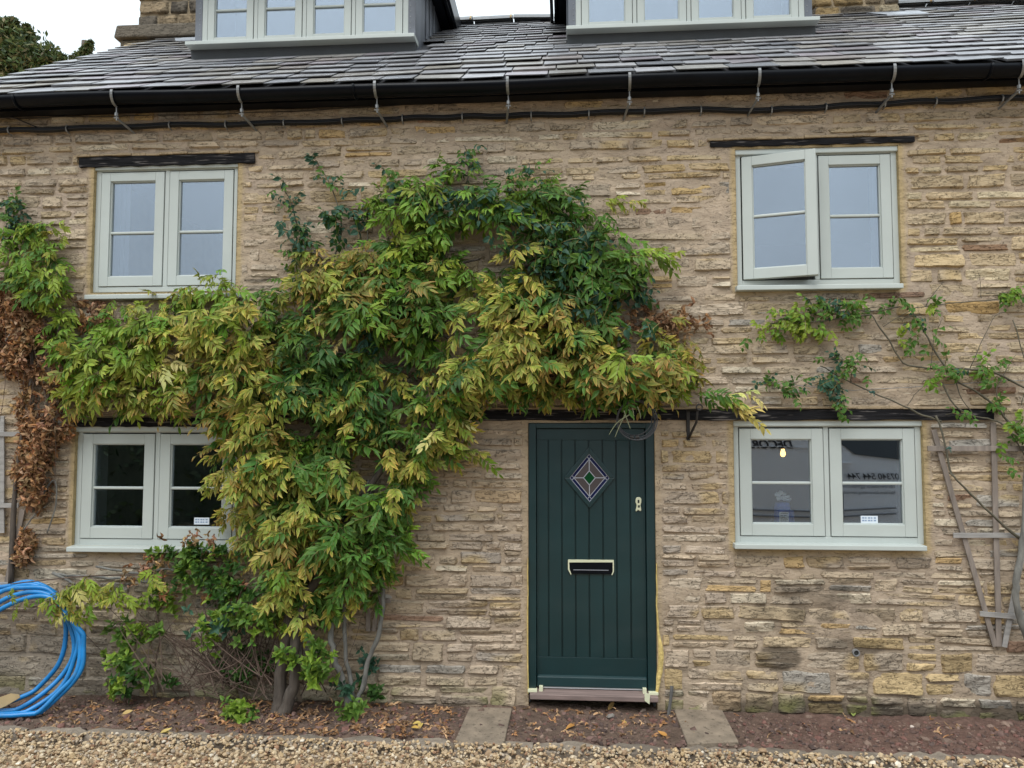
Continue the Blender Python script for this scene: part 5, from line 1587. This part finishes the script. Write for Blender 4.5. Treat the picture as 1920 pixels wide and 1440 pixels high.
foliate(hs, items, ROS, M_LEAF, 'leaf_rosette', tag_='h')
mbt = MB()
for i in range(150):
    bx = wr.choice([wr.uniform(400, 520), wr.uniform(280, 620)])
    p0 = np.array([bx, wr.uniform(1255, 1312)])
    ang = wr.uniform(-2.9, -.9) if bx > 420 else wr.uniform(-2.6, -.5)
    L = wr.uniform(60, 230)
    p2 = p0+L*np.array([math.cos(ang), math.sin(ang)*.85])
    p1 = (p0+p2)/2+wr.normal(0, 26, 2)
    d0, d2 = wr.uniform(.06, .3), wr.uniform(.03, .22)
    pts = []
    for t in np.linspace(0, 1, 8):
        q = (1-t)**2*p0+2*t*(1-t)*p1+t*t*p2
        pts.append(at(q[0], q[1], -(d0+(d2-d0)*t)))
    mbt.tube(pts, list(np.linspace(.0042, .0018, 8)*wr.uniform(.6, 1.3)), 4)
tag(mbt.build('twigs', M_TWIG, hs), kind='stuff')
items = []
for cx, cy, rx, ry, n_ in [(360, 1010, 14, 12, 12), (395, 1020, 10, 20, 12), (280, 1060, 40, 26, 26), (310, 1110, 30, 20, 14), (440, 1100, 40, 30, 14), (390, 1115, 10, 12, 6), (530, 1090, 12, 10, 6), (240, 1090, 20, 16, 8)]:
    for q in range(n_):
        px, py = wr.normal(cx, rx*.6), wr.normal(cy, ry*.6)
        items.append(('dry%d' % wr.integers(4), at(px, py, -wr.uniform(.06, .16)), frame(wr.normal(size=3), (0, -1, .3)), wr.uniform(.5, .8)))
foliate(hs, items, DRY, M_DRY, 'dry_leaf', single=0, stuff='withered_leaves', tag_='d')
for pts in [[(300, 1095, .06), (240, 1085, .06), (150, 1080, .05), (100, 1075, .04)], [(420, 1130, .08), (330, 1070, .06), (260, 1075, .05), (180, 1062, .04)], [(100, 1075, .04), (140, 1095, .06)]]:
    limb(hs, pts, .012, .008, M_GREYBARK, 'branch', wob=.004)
# one pink bud on it
p = at(604, 1213, -.28)
mb = MB(); mb.lathe(tuple(p), [(.004, -.02), (.014, -.008), (.016, .004), (.009, .016), (.003, .02)], 8); mb.build('pink_bud', material('pink_petal', (.42, .12, .10), .6), hs, smooth=True)

# --- low golden wisteria spray over the blue pipe
lo = thing('wisteria', 'golden green wisteria spray drooping over the coil of blue pipe', 'climbing plant', tuple(at(170, 1110, -.15)), group='wisteria growing on the wall')
items = []
for cx, cy, n_ in [(115, 1120, 8), (140, 1105, 8), (165, 1090, 7), (190, 1105, 7), (220, 1105, 6), (130, 1145, 7), (160, 1130, 6), (235, 1120, 4), (290, 1085, 4)]:
    pos = at(cx, cy-10, -.22)
    for q in range(n_):
        ang = 2*math.pi*(q+wr.uniform(-.3, .3))/n_
        f_ = np.array([math.cos(ang)*.9, -wr.uniform(.3, .9), -abs(math.sin(ang))*.6-.25])
        items.append((['gold', 'lime', 'lime', 'straw', 'bright', 'rust'][wr.choice(6, p=[.34, .26, .16, .04, .14, .06])], pos+wr.normal(0, .02, 3), frame(f_, (wr.normal(0, .2), -.7, .8), wr.normal(0, .2)), wr.uniform(.6, .85)))
for a, b in ((20, 1112), (38, 1125), (30, 1140), (50, 1118), (28, 1100)):
    items.append(('lime', at(a, b, -.30), frame((wr.normal(0, .4), -.4, -1), (0, -1, .3)), .42))
foliate(lo, items, WIS, M_LEAF, 'leaf', tag_='w')
limb(lo, [(330, 1075, .05), (240, 1078, .1), (170, 1080, .2), (110, 1085, .24), (20, 1095, .27)], .006, .004, M_TWIG, 'branch', n=5)

# --- dry remains right of the arch
dr = thing('withered_climber', 'tuft of shrivelled brown leaves on the stone right of the arch of wisteria', 'dead climber', tuple(at(1250, 600, -.05)))
items = []
for q in range(130):
    px, py = wr.normal(1240, 42), wr.normal(605, 15)
    items.append(('dry%d' % wr.choice(4, p=[.2, .2, .3, .3]), at(px, py, -wr.uniform(.03, .12)), frame((wr.normal(0, .5), -.5, -1), (0, -1, .3), wr.normal(0, .7)), wr.uniform(.5, .9)))
foliate(dr, items, DRY, M_DRY, 'dry_leaf', single=130, tag_='d')
limb(dr, [(1160, 620, .08), (1220, 600, .06), (1320, 602, .04)], .005, .003, M_TWIG, 'branch', n=5)

# ------------------------------------------------------------------ fallen leaves on the bed
items = []
for q in range(950):
    px = wr.choice([wr.uniform(60, 860), wr.uniform(360, 860), wr.uniform(950, 1280), wr.uniform(1290, 1900)], p=[.52, .3, .13, .05])
    py = wr.uniform(1300, 1384) if wr.random() < .8 else wr.uniform(1305, 1345)
    p = atz(px, py, 0.0)
    if p[1] > -.02 or p[1] < KY: continue
    if 850 < px < 962: continue
    p[2] = soilz(p[0], p[1])+.012
    kd = 'dry%d' % wr.choice(4, p=[.25, .42, .08, .25])
    up = np.array([wr.normal(0, .45), wr.normal(0, .45), 1])
    items.append((kd, p, frame(np.cross(up, wr.normal(size=3)), up, 0), wr.uniform(.32, .72)))
Vs, Fs, Cs, b = [], [], [], 0
for kd, p, R, s_ in items:
    V, Fc, C = DRY[kd][wr.integers(5)]
    Vs.append((V*np.array([1, 1, .6])*s_) @ R.T+p); Fs.append(Fc+b); b += len(V); Cs.append(C*wr.uniform(.7, 1.5))
tag(link_mesh('leaf_litter', np.concatenate(Vs), np.concatenate(Fs), M_DRY, None, False, 0, False, np.concatenate(Cs)), kind='stuff')
M_FALL = material('fallen_leaf', attr=True, rough=.7, var=.1)
fl = [(1078, 1362, .36, .17, .035, 'orange leaf curled on the soil left of centre below the door'), (1252, 1379, .42, .2, .04, 'orange leaf beside the clipped slab, near the kerb'), (790, 1355, .5, .36, .09, 'large pale yellow leaf on the soil left of the plain slab'),
      (772, 1362, .48, .3, .06, 'yellow leaf just left of the large pale one on the soil'), (300, 1375, .45, .33, .1, 'pale yellow leaf on the soil near the kerb at left'), (1600, 1343, .22, .26, .06, 'green leaf lying on the red soil below the right window'),
      (228, 1338, .40, .27, .09, 'long tan leaf on the soil beneath the lower left window'), (1165, 1350, .42, .28, .07, 'tan leaf on the soil straight below the letter plate'), (1140, 1330, .36, .22, .07, 'ochre leaf close under the door threshold')]
for px, py, r_, g_, b_, lab in fl:
    p = atz(px, py, .01); p[2] = soilz(p[0], p[1])+.014
    Vs, Fs, Cs, b = [], [], [], 0
    for k in range(2):
        v, f, tt = leaf_blade(.075, .034, .5, wr.uniform(-.3, .3), wr)
        R = frame((wr.normal(), wr.normal()*.6, .1), (0, -.25, 1))
        Vs.append(v @ R.T+p); Fs.append(f+b); b += len(v); Cs.append(np.tile((r_, g_, b_), (len(v), 1))*(.8+.3*tt[:, None]))
        if k == 0 and px not in (790, 300): break
    o = link_mesh('fallen_leaf', np.concatenate(Vs), np.concatenate(Fs), M_FALL, None, True, 0, True, np.concatenate(Cs))
    tag(o, lab, 'leaf', 'fallen leaves on the soil')

# a few loose stones
for px, py, r_, c, lab in [(1887, 1343, .026, (.6, .57, .48), 'white pebble on the soil at the far right under the wall'), (1145, 1342, .033, (.19, .17, .15), 'flat grey stone on the soil below the door'), (1205, 1330, .036, (.2, .15, .12), 'brown stone chip below the right door post'),
                           (835, 1310, .028, (.33, .30, .25), 'pale pebble at the wall foot left of the door'), (450, 1333, .03, (.2, .15, .1), 'small tan stone in the soil by the honeysuckle'), (1710, 1358, .02, (.5, .42, .36), 'pinkish pebble on the red soil below the right window'),
                           (1500, 1330, .055, (.34, .25, .14), 'tan stone lump resting at the dark foot of the wall')]:
    p = atz(px, py, .01); p[2] = soilz(p[0], p[1])+r_*.3
    V, Fc, C = lumps(p[None], np.array([r_]), np.array([c]), wr)
    o = link_mesh('stone', V, Fc, M_PEBBLE, None, False, 0, True, C); o.name = 'loose_stone'; tag(o, lab, 'stone', 'loose stones on the soil')

# ------------------------------------------------------------------ trellises
def slat(parent, a, b, w, d, t=.012, mat=M_TRELLIS):
    p, q = at(*a, -d), at(*b, -d)
    dv = q-p; L = np.linalg.norm(dv); dv /= L
    n = np.array([dv[2], 0, -dv[0]])*w/2
    mb_ = MB()
    ks = 5; vs = []; fs = []
    for i in range(ks+1):
        c_ = p+dv*L*i/ks+np.array([0, .002*math.sin(i*2.1+a[0]), 0])
        for s1, yy in ((-1, 0), (1, 0), (1, t), (-1, t)): vs.append(c_+n*s1+np.array([0, yy, 0]))
    for i in range(ks):
        for j in range(4): fs.append((i*4+j, i*4+(j+1) % 4, i*4+4+(j+1) % 4, i*4+4+j))
    fs += [(3, 2, 1, 0), tuple(ks*4+j for j in range(4))]
    mb_.add(vs, fs)
    return mb_.build('slat', mat, parent, bevel=.002)
M_TRELLIS2 = material('grey_weathered_wood', (.27, .255, .24), .85, var=.3, vscale=(5, 30, 30), bump=.6, bscale=(8, 70, 70), bdist=.004)
tr = thing('trellis', 'weathered fan trellis fixed to the stone right of the lower right window', 'trellis', tuple(at(1870, 1213, -.03)), group='wooden trellises on the wall')
slat(tr, (1751, 806), (1867, 1213), .034, .030); slat(tr, (1863, 792), (1874, 1213), .036, .030); slat(tr, (1965, 790), (1884, 1214), .034, .030, mat=M_TRELLIS2)
slat(tr, (1740, 841), (1975, 841), .036, .044, mat=M_TRELLIS); slat(tr, (1788, 1004), (1950, 1004), .034, .044, mat=M_TRELLIS2); slat(tr, (1838, 1151), (1911, 1157), .034, .044, mat=M_TRELLIS2)
tl = thing('trellis', 'grey trellis half hidden by dead leaves at the left edge of the wall', 'trellis', tuple(at(20, 1090, -.03)), group='wooden trellises on the wall')
slat(tl, (3, 780), (3, 1000), .036, .03, mat=M_TRELLIS2); slat(tl, (-60, 814), (38, 814), .034, .044, mat=M_TRELLIS2); slat(tl, (-60, 948), (34, 948), .034, .044, mat=M_TRELLIS2); slat(tl, (42, 955), (12, 1092), .040, .03); slat(tl, (-50, 1096), (18, 1096), .034, .044, mat=M_TRELLIS2)
tm = thing('trellis', 'stub of brown trellis behind the wisteria stem left of the door', 'trellis', tuple(at(700, 1180, -.03)), group='wooden trellises on the wall')
slat(tm, (692, 1127), (732, 1127), .03, .035); slat(tm, (688, 1080), (690, 1184), .03, .02); slat(tm, (720, 1060), (700, 1184), .03, .02)
# green ties and wires
for (px, py), lab in [((1778, 840), 'green plant tie holding the rose cane to the trellis'), ((1635, 735), 'green plant tie knotted on the cane above the right window')]:
    p = at(px, py, -.07); mb = MB()
    mb.tube([(p[0]+.016*math.cos(t), p[1]+.014*math.sin(t), p[2]+.006*math.sin(3*t)) for t in np.linspace(0, 12.5, 26)], .004, 5)
    mb.tube([(p[0], p[1]-.01, p[2]), (p[0]+.01, p[1]-.02, p[2]-.03)], .003, 4)
    tag(mb.build('plant_tie', material('green_tie', (.03, .10, .08), .6)), lab, 'plant tie', 'plant ties')
for pts, lab in [([(1420, 716), (1600, 732), (1740, 724), (1860, 715), (1960, 712)], 'thin training wire across the stone above the lower right window'), ([(1421, 587), (1490, 587), (1640, 582)], 'short training wire under the open casement window')]:
    mb = MB(); mb.tube(wirepath(pts, -.025, .001), .0022, 4); tag(mb.build('training_wire', M_STEEL), lab, 'wire', 'training wires')

# ------------------------------------------------------------------ blue water pipe coil
ho = thing('pipe_coil', 'coil of bright blue water pipe hung on the wall, resting on the soil', 'water pipe', tuple(atz(30, 1345, 0)))
LOOPS = [  # outline through photo points, distance from the wall
    [(-90, 1245, .16), (-45, 1135, .16), (15, 1103, .15), (60, 1098, .15), (98, 1112, .15), (128, 1160, .16), (138, 1215, .18), (118, 1265, .22), (75, 1305, .30), (20, 1334, .38), (-40, 1335, .40), (-90, 1290, .3)],
    [(-95, 1250, .19), (-50, 1150, .19), (0, 1112, .18), (45, 1100, .18), (92, 1108, .18), (130, 1155, .19), (146, 1210, .21), (128, 1268, .26), (85, 1312, .34), (30, 1344, .43), (-30, 1346, .44), (-85, 1300, .34)],
    [(-90, 1260, .22), (-40, 1165, .22), (5, 1125, .21), (55, 1112, .21), (104, 1120, .21), (136, 1165, .22), (152, 1205, .24), (140, 1262, .29), (104, 1308, .36), (55, 1342, .43), (-5, 1352, .46), (-70, 1310, .36)],
    [(-95, 1265, .25), (-40, 1180, .25), (0, 1145, .24), (40, 1123, .24), (82, 1119, .24), (120, 1140, .24), (148, 1180, .24), (158, 1205, .24), (152, 1250, .27), (118, 1302, .33), (66, 1340, .41), (0, 1362, .47), (-70, 1320, .38)],
    [(-95, 1240, .13), (-35, 1120, .13), (20, 1096, .12), (64, 1094, .12), (110, 1120, .13), (124, 1165, .15), (112, 1240, .17), (75, 1285, .20), (38, 1310, .25), (-20, 1330, .30)]]
for k, L in enumerate(LOOPS):
    pts = [at(a, b, -d) for a, b, d in L]
    if k < 4: pts.append(pts[0])
    out = []
    n_ = len(pts)
    for i in range(n_-1):
        p0, p1, p2, p3 = (pts[i-1] if i else (pts[-2] if k < 4 else pts[0])), pts[i], pts[i+1], (pts[i+2] if i+2 < n_ else (pts[1] if k < 4 else pts[-1]))
        for j in range(6):
            t = j/6
            out.append(.5*((2*p1)+(-p0+p2)*t+(2*p0-5*p1+4*p2-p3)*t*t+(-p0+3*p1-3*p2+p3)*t**3))
    out.append(pts[-1])
    for q_, q in enumerate(out):
        q += np.array([.007*math.sin(q_*.55+k*2), 0, .007*math.sin(q_*.43+k*3.1)]); q[2] = max(q[2], .025)
    mb = MB(); mb.tube(out, .0165, 10); mb.build('pipe_loop', M_HOSE, ho, smooth=True)
# card tag lying on it
q = [at(a, b, -.42) for a, b in ((-14, 1312), (20, 1300), (36, 1302), (37, 1308), (10, 1324), (-14, 1334))]
mb = MB(); mb.add([tuple(v) for v in q]+[tuple(v+np.array([0, .006, -.004])) for v in q], [tuple(range(6))[::-1], tuple(range(6, 12))]+[(i, (i+1) % 6, 6+(i+1) % 6, 6+i) for i in range(6)])
tag(mb.build('leaf_scrap', material('tan_card', (.45, .33, .17), .8, var=.15)), 'tan scrap of card lying on the blue pipe coil', 'scrap')

# ------------------------------------------------------------------ iron bracket, cable coil, twigs, stake
br = thing('wall_bracket', 'rusty black iron bracket on the stone between the door and the right window', 'bracket', tuple(at(1292, 828, 0)))
a_, b_, c_ = at(1290, 768, -.012), at(1290, 826, -.012), at(1311, 770, -.16)
mb = MB(); mb.box(a_[0]-.012, a_[0]+.012, -.014, .004, b_[2]-.01, a_[2]+.015); mb.build('back_plate', M_IRON, br, bevel=.003)
mb = MB(); mb.tube([(a_[0], -.01, a_[2]-.005), (c_[0], -.17, a_[2]-.003)], .009, 6); mb.build('arm', M_IRON, br)
mb = MB(); mb.tube([(b_[0]+.004, -.012, b_[2]+.015), (b_[0]+.02, -.05, b_[2]+.06), (b_[0]+.045, -.11, b_[2]+.13), (c_[0]-.01, -.15, a_[2]-.01)], .009, 6); mb.build('strut', M_IRON, br, smooth=True)
mb = MB(); mb.tube([(c_[0]+.02*math.cos(t), -.17, a_[2]+.012+.02*math.sin(t)) for t in np.linspace(0, 6.2, 12)], .005, 5); mb.build('ring', M_IRON, br, smooth=True)
cc = thing('cable_coil', 'coil of thin grey cable hanging from the wisteria over the top right of the door', 'cable', tuple(at(1190, 790, -.2)))
cen_ = at(1190, 786, -.20)
for k in range(4):
    rad = .118+.006*k; ox, oz, oy = wr.normal(0, .008), wr.normal(0, .008), -.012*k
    mb = MB(); mb.tube([(cen_[0]+ox+rad*math.cos(t), cen_[1]+oy+.01*math.sin(2*t), cen_[2]+oz+rad*1.0*math.sin(t)) for t in np.linspace(0, 2*math.pi, 30)], .0048, 6)
    mb.build('cable_loop', material('grey_cable', (.045, .045, .05), .45), cc, smooth=True)
for t in (-1.75, -1.45):
    mb = MB(); p = cen_+np.array([.125*math.cos(t), -.02, .125*math.sin(t)])
    mb.tube([p+np.array([-.012*math.sin(t), 0, .012*math.cos(t)])*k for k in (-1, 1)], .017, 8); mb.build('cable_tie', M_IRON, cc)
M_PALE = material('pale_stalk', (.20, .21, .12), .8)
st = thing('bare_stalks', 'spray of pale leafless stalks hanging over the top of the door', 'twigs', tuple(at(1180, 780, -.28)))
for pts in [[(1185, 775), (1160, 790), (1148, 805), (1142, 815)], [(1172, 778), (1162, 798), (1153, 820)], [(1170, 770), (1176, 788), (1182, 804)], [(1178, 768), (1190, 780)], [(1185, 760), (1188, 778), (1188, 790)], [(1195, 762), (1200, 775), (1201, 785)]]:
    limb(st, [(a, b, .30) for a, b in pts], .0045, .002, M_PALE, 'stalk', n=5)
p0 = at(1258, 1340, -.14); 
p0 = atz(1252, 1341, 0); p1 = at(1260, 1286, p0[1]+.06)
mb = MB(); mb.tube([(p0[0], p0[1], -.03), tuple((p0+p1)/2+np.array([.004, 0, 0])), tuple(p1)], [.014, .011, .013], 6)
tag(mb.build('stake', material('dirty_metal', (.09, .085, .08), .7, var=.3)), 'short grey stake leaning in the soil just right of the door', 'stake')

# ------------------------------------------------------------------ things seen through the right-hand lower window
by = .55
p = at(1468, 850, by)
bl = thing('pendant_bulb', 'bare glowing light bulb hanging inside the lower right window', 'light bulb', tuple(p))
mb = MB(); mb.lathe(tuple(p), [(.003, -.027), (.013, -.023), (.020, -.010), (.020, .004), (.015, .018), (.012, .034)], 12); mb.build('bulb', M_BULB, bl, smooth=True)
mb = MB(); mb.lathe((p[0], p[1], p[2]+.034), [(.014, 0), (.016, .01), (.016, .045), (.006, .055)], 10); mb.build('bulb_holder', M_IRON, bl)
mb = MB(); mb.tube([(p[0], p[1], p[2]+.08), (p[0], p[1], 2.25)], .004, 5); mb.build('flex', M_CABLE, bl)
zs_ = WIN['LR'][2]
ty = .15
def bag_part(px0, px1, pyt, name, mat, parent, dy=0):
    a, b = at(px0, 970, ty)[0], at(px1, 970, ty)[0]; top = at(1465, pyt, ty)[2]
    mb_ = MB()
    vs, fs = [], []
    for i, (z, k) in enumerate(((zs_, 1), (zs_+(top-zs_)*.5, 1.04), (zs_+(top-zs_)*.9, .98), (top, .85))):
        for j in range(12):
            q_ = 2*math.pi*j/12; vs.append(((a+b)/2+(b-a)/2*k*math.cos(q_)*(1+.03*math.sin(j*2.2+i)), ty+dy+.05*math.sin(q_), z))
    for i in range(3):
        for j in range(12): fs.append((i*12+j, i*12+(j+1) % 12, i*12+12+(j+1) % 12, i*12+12+j))
    fs += [tuple(range(11, -1, -1)), tuple(36+j for j in range(12))]
    mb_.add(vs, fs); return mb_.build(name, mat, parent, smooth=False, bevel=.004)
M_BAGB = material('blue_bag', (.06, .17, .70), .5, var=.3, vscale=(20, 20, 50)); M_BAGW = material('white_film', (.85, .87, .9), .4, bump=.6, bscale=(40, 40, 40))
bg_ = thing('paint_bag', 'blue filler bag with crumpled white top on the sill inside the lower right window', 'bag', tuple(at(1465, 990, ty)))
bag_part(1452, 1482, 942, 'bag', M_BAGB, bg_)
a, b = at(1461, 960, ty-.055), at(1479, 986, ty-.055)
mb = MB(); mb.box(a[0], b[0], ty-.060, ty-.054, b[2], a[2]); lb = mb.build('bag_label', M_BAGW, bg_)
mb = MB()
for k in range(7):
    z = a[2]-.008-(a[2]-b[2])*k/7.5; mb.box(a[0]+.006, b[0]-.006-.01*(k % 3), ty-.0615, ty-.060, z-.004, z)
mb.build('label_print', M_LETTER, lb)
V, Fc, C = lumps(np.array([at(x, y, ty) for x, y in ((1458, 928), (1464, 924), (1470, 926), (1476, 932), (1461, 934), (1470, 935), (1479, 937))]), np.full(7, .024), np.full((7, 3), .7), wr)
link_mesh('crumpled_top', V, Fc, M_BAGW, bg_, False, 0, True, C)
b2 = thing('paint_bag', 'smaller blue bag tucked behind on the same inside sill, to the right', 'bag', tuple(at(1487, 990, ty+.06)))
bag_part(1478, 1494, 958, 'bag', M_BAGB, b2, .07)
cb = thing('cardboard_box', 'flat brown cardboard box on the inside sill of the lower left window', 'box', tuple(at(375, 990, .25)))
a, b = at(324, 983, .2), at(432, 995, .2)
mb = MB(); mb.box(a[0], b[0], .2, .36, WIN['LL'][2]+.0, a[2]); mb.build('box_body', material('cardboard', (.33, .22, .14), .85, var=.1), cb, bevel=.003)
mb = MB(); mb.box(a[0]+.003, b[0]-.003, .26, .30, a[2], a[2]+.002); mb.build('box_tape', material('brown_tape', (.25, .15, .08), .3), cb)

# ------------------------------------------------------------------ the decorator's van beside the camera (seen mirrored in the window)
VY, XO = -6.4, 0.85
van = thing('van', 'silver decorating van with black lettering parked behind the camera, mirrored in the window', 'van', (3.4+XO, VY-.9, -.05))
def vz(py): return at(1500, py, .1-VY+.0)[2]
prof = [(1.15, .28), (1.12, .6), (1.14, 1.2), (1.22, 1.85), (1.45, 1.99), (3.6, 2.0), (4.15, 1.93), (4.85, 1.28), (5.5, 1.08), (5.72, .85), (5.74, .4), (5.6, .28)]
side = [(.0, 1.0), (.06, 1.0)]
mb = MB()
n = len(prof)
vs = []
for y, k, dz in ((VY, 1.0, 0), (VY-.05, 1, .0), (VY-1.75, 1.0, 0), (VY-1.8, 1, 0)):
    for x, z in prof:
        tum = .10*max(0, z-1.05)
        near = y > VY-1
        yy = y-tum if near else y+tum
        vs.append((x+XO, yy-(.0 if z > .5 else .03)*(1 if near else -1), z))
fs = [tuple(range(n))[::-1], tuple(range(3*n, 4*n))]
for k in range(3):
    for i in range(n): fs.append((k*n+i, k*n+(i+1) % n, (k+1)*n+(i+1) % n, (k+1)*n+i))
mb.add(vs, fs)
body = mb.build('body', M_VAN, van, bevel=.02)
def vside(x, z, off=0.0): return (x, VY-.10*max(0, z-1.05)+.004+off, z)
def vplate(pts, name, mat, th=.006, parent=van):
    mb_ = MB(); n_ = len(pts)
    mb_.add([vside(x, z, th) for x, z in pts]+[vside(x, z, -.004) for x, z in pts], [tuple(range(n_)), tuple(range(2*n_-1, n_-1, -1))]+[(i, n_+i, n_+(i+1) % n_, (i+1) % n_) for i in range(n_)])
    return mb_.build(name, mat, parent)
def vp(px, py): q_ = at(px, py, .1-VY); return (q_[0], q_[2])
win_pts = [vp(1572, 812), vp(1580, 832), vp(1606, 853), vp(1690, 862), vp(1740, 868), vp(1740, 790), vp(1560, 780)]
vplate(win_pts, 'side_window', M_VANGLASS)
mb = MB()
for a, b in (((1570, 905), (1581, 925)), ((1581, 925), (1583, 1010)), ((1568, 800), (1566, 905))):
    (x0, z0), (x1, z1) = vp(*a), vp(*b); mb.tube([vside(x0, z0, .001), vside(x1, z1, .001)], .006, 5)
mb.build('door_seam', M_RUBBER, van)
(x0, z0) = vp(1568, 866); (x1, _) = vp(1597, 872)
mb = MB(); mb.box(x0, x1, VY-.03, VY+.035, z0-.035, z0); mb.build('door_handle', M_VAN, van, bevel=.01)
mb = MB()
for py in (955, 966):
    (xa, za), (xb, zb_) = vp(1395, py), vp(1680, py-3); mb.tube([vside(xa, za, .004), vside((xa+xb)/2, za-.03, .006), vside(xb, zb_, .004)], .014, 6)
mb.build('side_moulding', material('grey_trim', (.16, .16, .17), .5), van)
mb = MB(); (xa, za) = vp(1392, 843); mb.tube([vside(1.3+XO, za+.03, -.0), vside(2.3+XO, za+.045, .0), vside(3.35+XO, za, .0)], .008, 5); mb.build('body_crease', M_VAN, van)
for wx in (1.95+XO, 4.85+XO):
    for wy, s_ in ((VY-.10, 1), (VY-1.72, -1)):
        w0 = wy-.1
        mb = MB(); mb.lathe((wx, w0, .28), [(.20, 0), (.32, .01), (.33, .05), (.33, .15), (.32, .19), (.20, .2)], 24, 'y'); wl = mb.build('tyre', M_RUBBER, van, smooth=False)
        mb = MB(); mb.lathe((wx, w0-.004, .28), [(.05, 0), (.19, .012), (.205, .03), (.205, .17), (.19, .195), (.05, .209)], 16, 'y'); mb.build('wheel_rim', M_STEEL, wl)
for s_ in (VY-.35, VY-1.45):
    mb = MB(); mb.lathe((5.66+XO, s_, .78), [(.11, -.06), (.12, 0), (.09, .06)], 12); mb.build('headlight', M_WHITE, van)
mb = MB(); mb.add([(4.1+XO, VY-.32, 1.86), (4.1+XO, VY-1.48, 1.86), (4.82+XO, VY-1.6, 1.3), (4.82+XO, VY-.2, 1.3)], [(0, 1, 2, 3)]); 
v_ = np.array(mb.v)+np.array([.05, 0, .05]); mb.add([tuple(q_) for q_ in v_], [(3, 2, 1, 0)]); mb.build('windscreen', M_VANGLASS, van)
def letters(txt, x_right, z_mid, size, name, shear=0.0, bold=0.0):
    cu = bpy.data.curves.new(name, 'FONT'); cu.body = txt; cu.size = size; cu.extrude = .001; cu.shear = shear; cu.offset = bold
    tmp = bpy.data.objects.new('lettering_source', cu)
    me = bpy.data.meshes.new_from_object(tmp)
    bpy.data.objects.remove(tmp); bpy.data.curves.remove(cu)
    me.materials.clear(); me.materials.append(M_LETTER)
    o = bpy.data.objects.new(name, me); COL.objects.link(o)
    yy = VY-.10*max(0, z_mid-1.05)+.012
    M = Matrix.Translation(Vector((x_right, yy, z_mid-size*.35))) @ Matrix.Rotation(math.pi, 4, 'Z') @ Matrix.Rotation(math.pi/2, 4, 'X')
    if z_mid > 1.1: M = Matrix.Translation(Vector((x_right, yy, z_mid-size*.35))) @ Matrix.Rotation(math.pi, 4, 'Z') @ Matrix.Rotation(math.pi/2-.1, 4, 'X')
    place(o, M, van)
    return o
xd, zd = vp(1490, 833)
letters('DECORATING', xd, zd, .18, 'lettering', .25, .005)
xd, zd = vp(1688, 893); letters('07340 544 744', xd, zd, .125, 'lettering', .15, .002)
xd, zd = vp(1686, 911); letters('hbrowndecor@mail.com', xd-.06, zd, .078, 'lettering')
xd, zd = vp(1686, 923); letters('hbrown.decorating.services', xd-.06, zd, .070, 'lettering')

# ------------------------------------------------------------------ hedge across the drive, trees behind the house
def leafy(name, centres, n_, size, cols, r, parent, mat=M_LEAF, flat=1.0):
    pos = []
    for k in range(n_):
        c_, rad = centres[r.integers(len(centres))]
        v = r.normal(size=3); v /= np.linalg.norm(v)
        pos.append(np.array(c_)+v*np.array(rad)*abs(r.normal(.62, .34)))
    pos = np.array(pos)
    n = len(pos)
    q = r.normal(size=(n, 3)); q /= np.linalg.norm(q, axis=1)[:, None]
    t = np.cross(q, r.normal(size=(n, 3))); t /= np.linalg.norm(t, axis=1)[:, None]
    s_ = r.uniform(.6, 1.3, n)[:, None]*size
    V = np.stack([pos-q*s_, pos+t*s_*.38, pos+q*s_, pos-t*s_*.38], 1).reshape(-1, 3)
    Fq = (np.arange(n)[:, None]*4+np.arange(4)[None])
    C = np.repeat(np.array(cols)[r.integers(len(cols), size=n)]*r.uniform(.7, 1.3, (n, 1)), 4, axis=0)
    return link_mesh(name, V, Fq, mat, parent, False, 0, False, C)
tr_ = np.random.default_rng(17)
TC = [(.06, .095, .03), (.09, .12, .035), (.125, .14, .045), (.045, .07, .028), (.15, .125, .05)]
def behind(px, py, y): return tuple(at(px, py, y))
def conifer(cl, y, trunk_px, label, n_, size):
    base = behind(trunk_px, 150, y)
    t = thing('yew_tree', label, 'tree', (base[0], y, 0), group='trees behind the cottage')
    cs = []
    for px, py, rpx in cl:
        r_ = rpx*(y+5.5)/F; cs.append((behind(px, py, y), (r_, r_*1.1, r_)))
    leafy('crown', cs, n_, size, TC, tr_, t)
    mb_ = MB(); mb_.tube([(base[0], y, -.05), (base[0]+.1, y, 3), (base[0]-.05, y+.1, base[2]+1.2)], [.28, .2, .08], 8); mb_.build('trunk', M_BARK, t, smooth=True)
conifer([(5, 60, 22), (20, 50, 14), (25, 100, 40), (60, 110, 45), (95, 115, 26), (48, 72, 14), (52, 62, 8), (50, 52, 4), (15, 130, 50), (75, 135, 50), (112, 112, 10), (26, 42, 6)], 13.0, 40, 'bushy yew tree showing above the roof at the far left', 16000, .085)
conifer([(160, 98, 12), (167, 88, 8), (150, 108, 12), (138, 112, 8), (170, 80, 4), (145, 125, 20), (160, 118, 16)], 15.0, 155, 'slim treetop just left of the chimney', 2600, .07)
hd = thing('hedge', 'tall dark evergreen hedge across the drive, reflected in the lower left window', 'hedge', (-6, -8.6, -.05))
cs = [((x, -8.6+tr_.normal(0, .1), z), (.6, .45, .5)) for x in np.arange(-14, 1.2, .55) for z in (.3, .9, 1.5, 2.1)]
leafy('foliage', cs, 16000, .09, [(.02, .035, .012), (.03, .05, .015), (.04, .055, .02)], tr_, hd)
mb = MB(); mb.box(-14.3, 1.4, -8.9, -8.35, -.05, 2.3, (.012, .018, .008)); mb.build('dense_core', material('hedge_core', (.012, .018, .008), .95), hd)
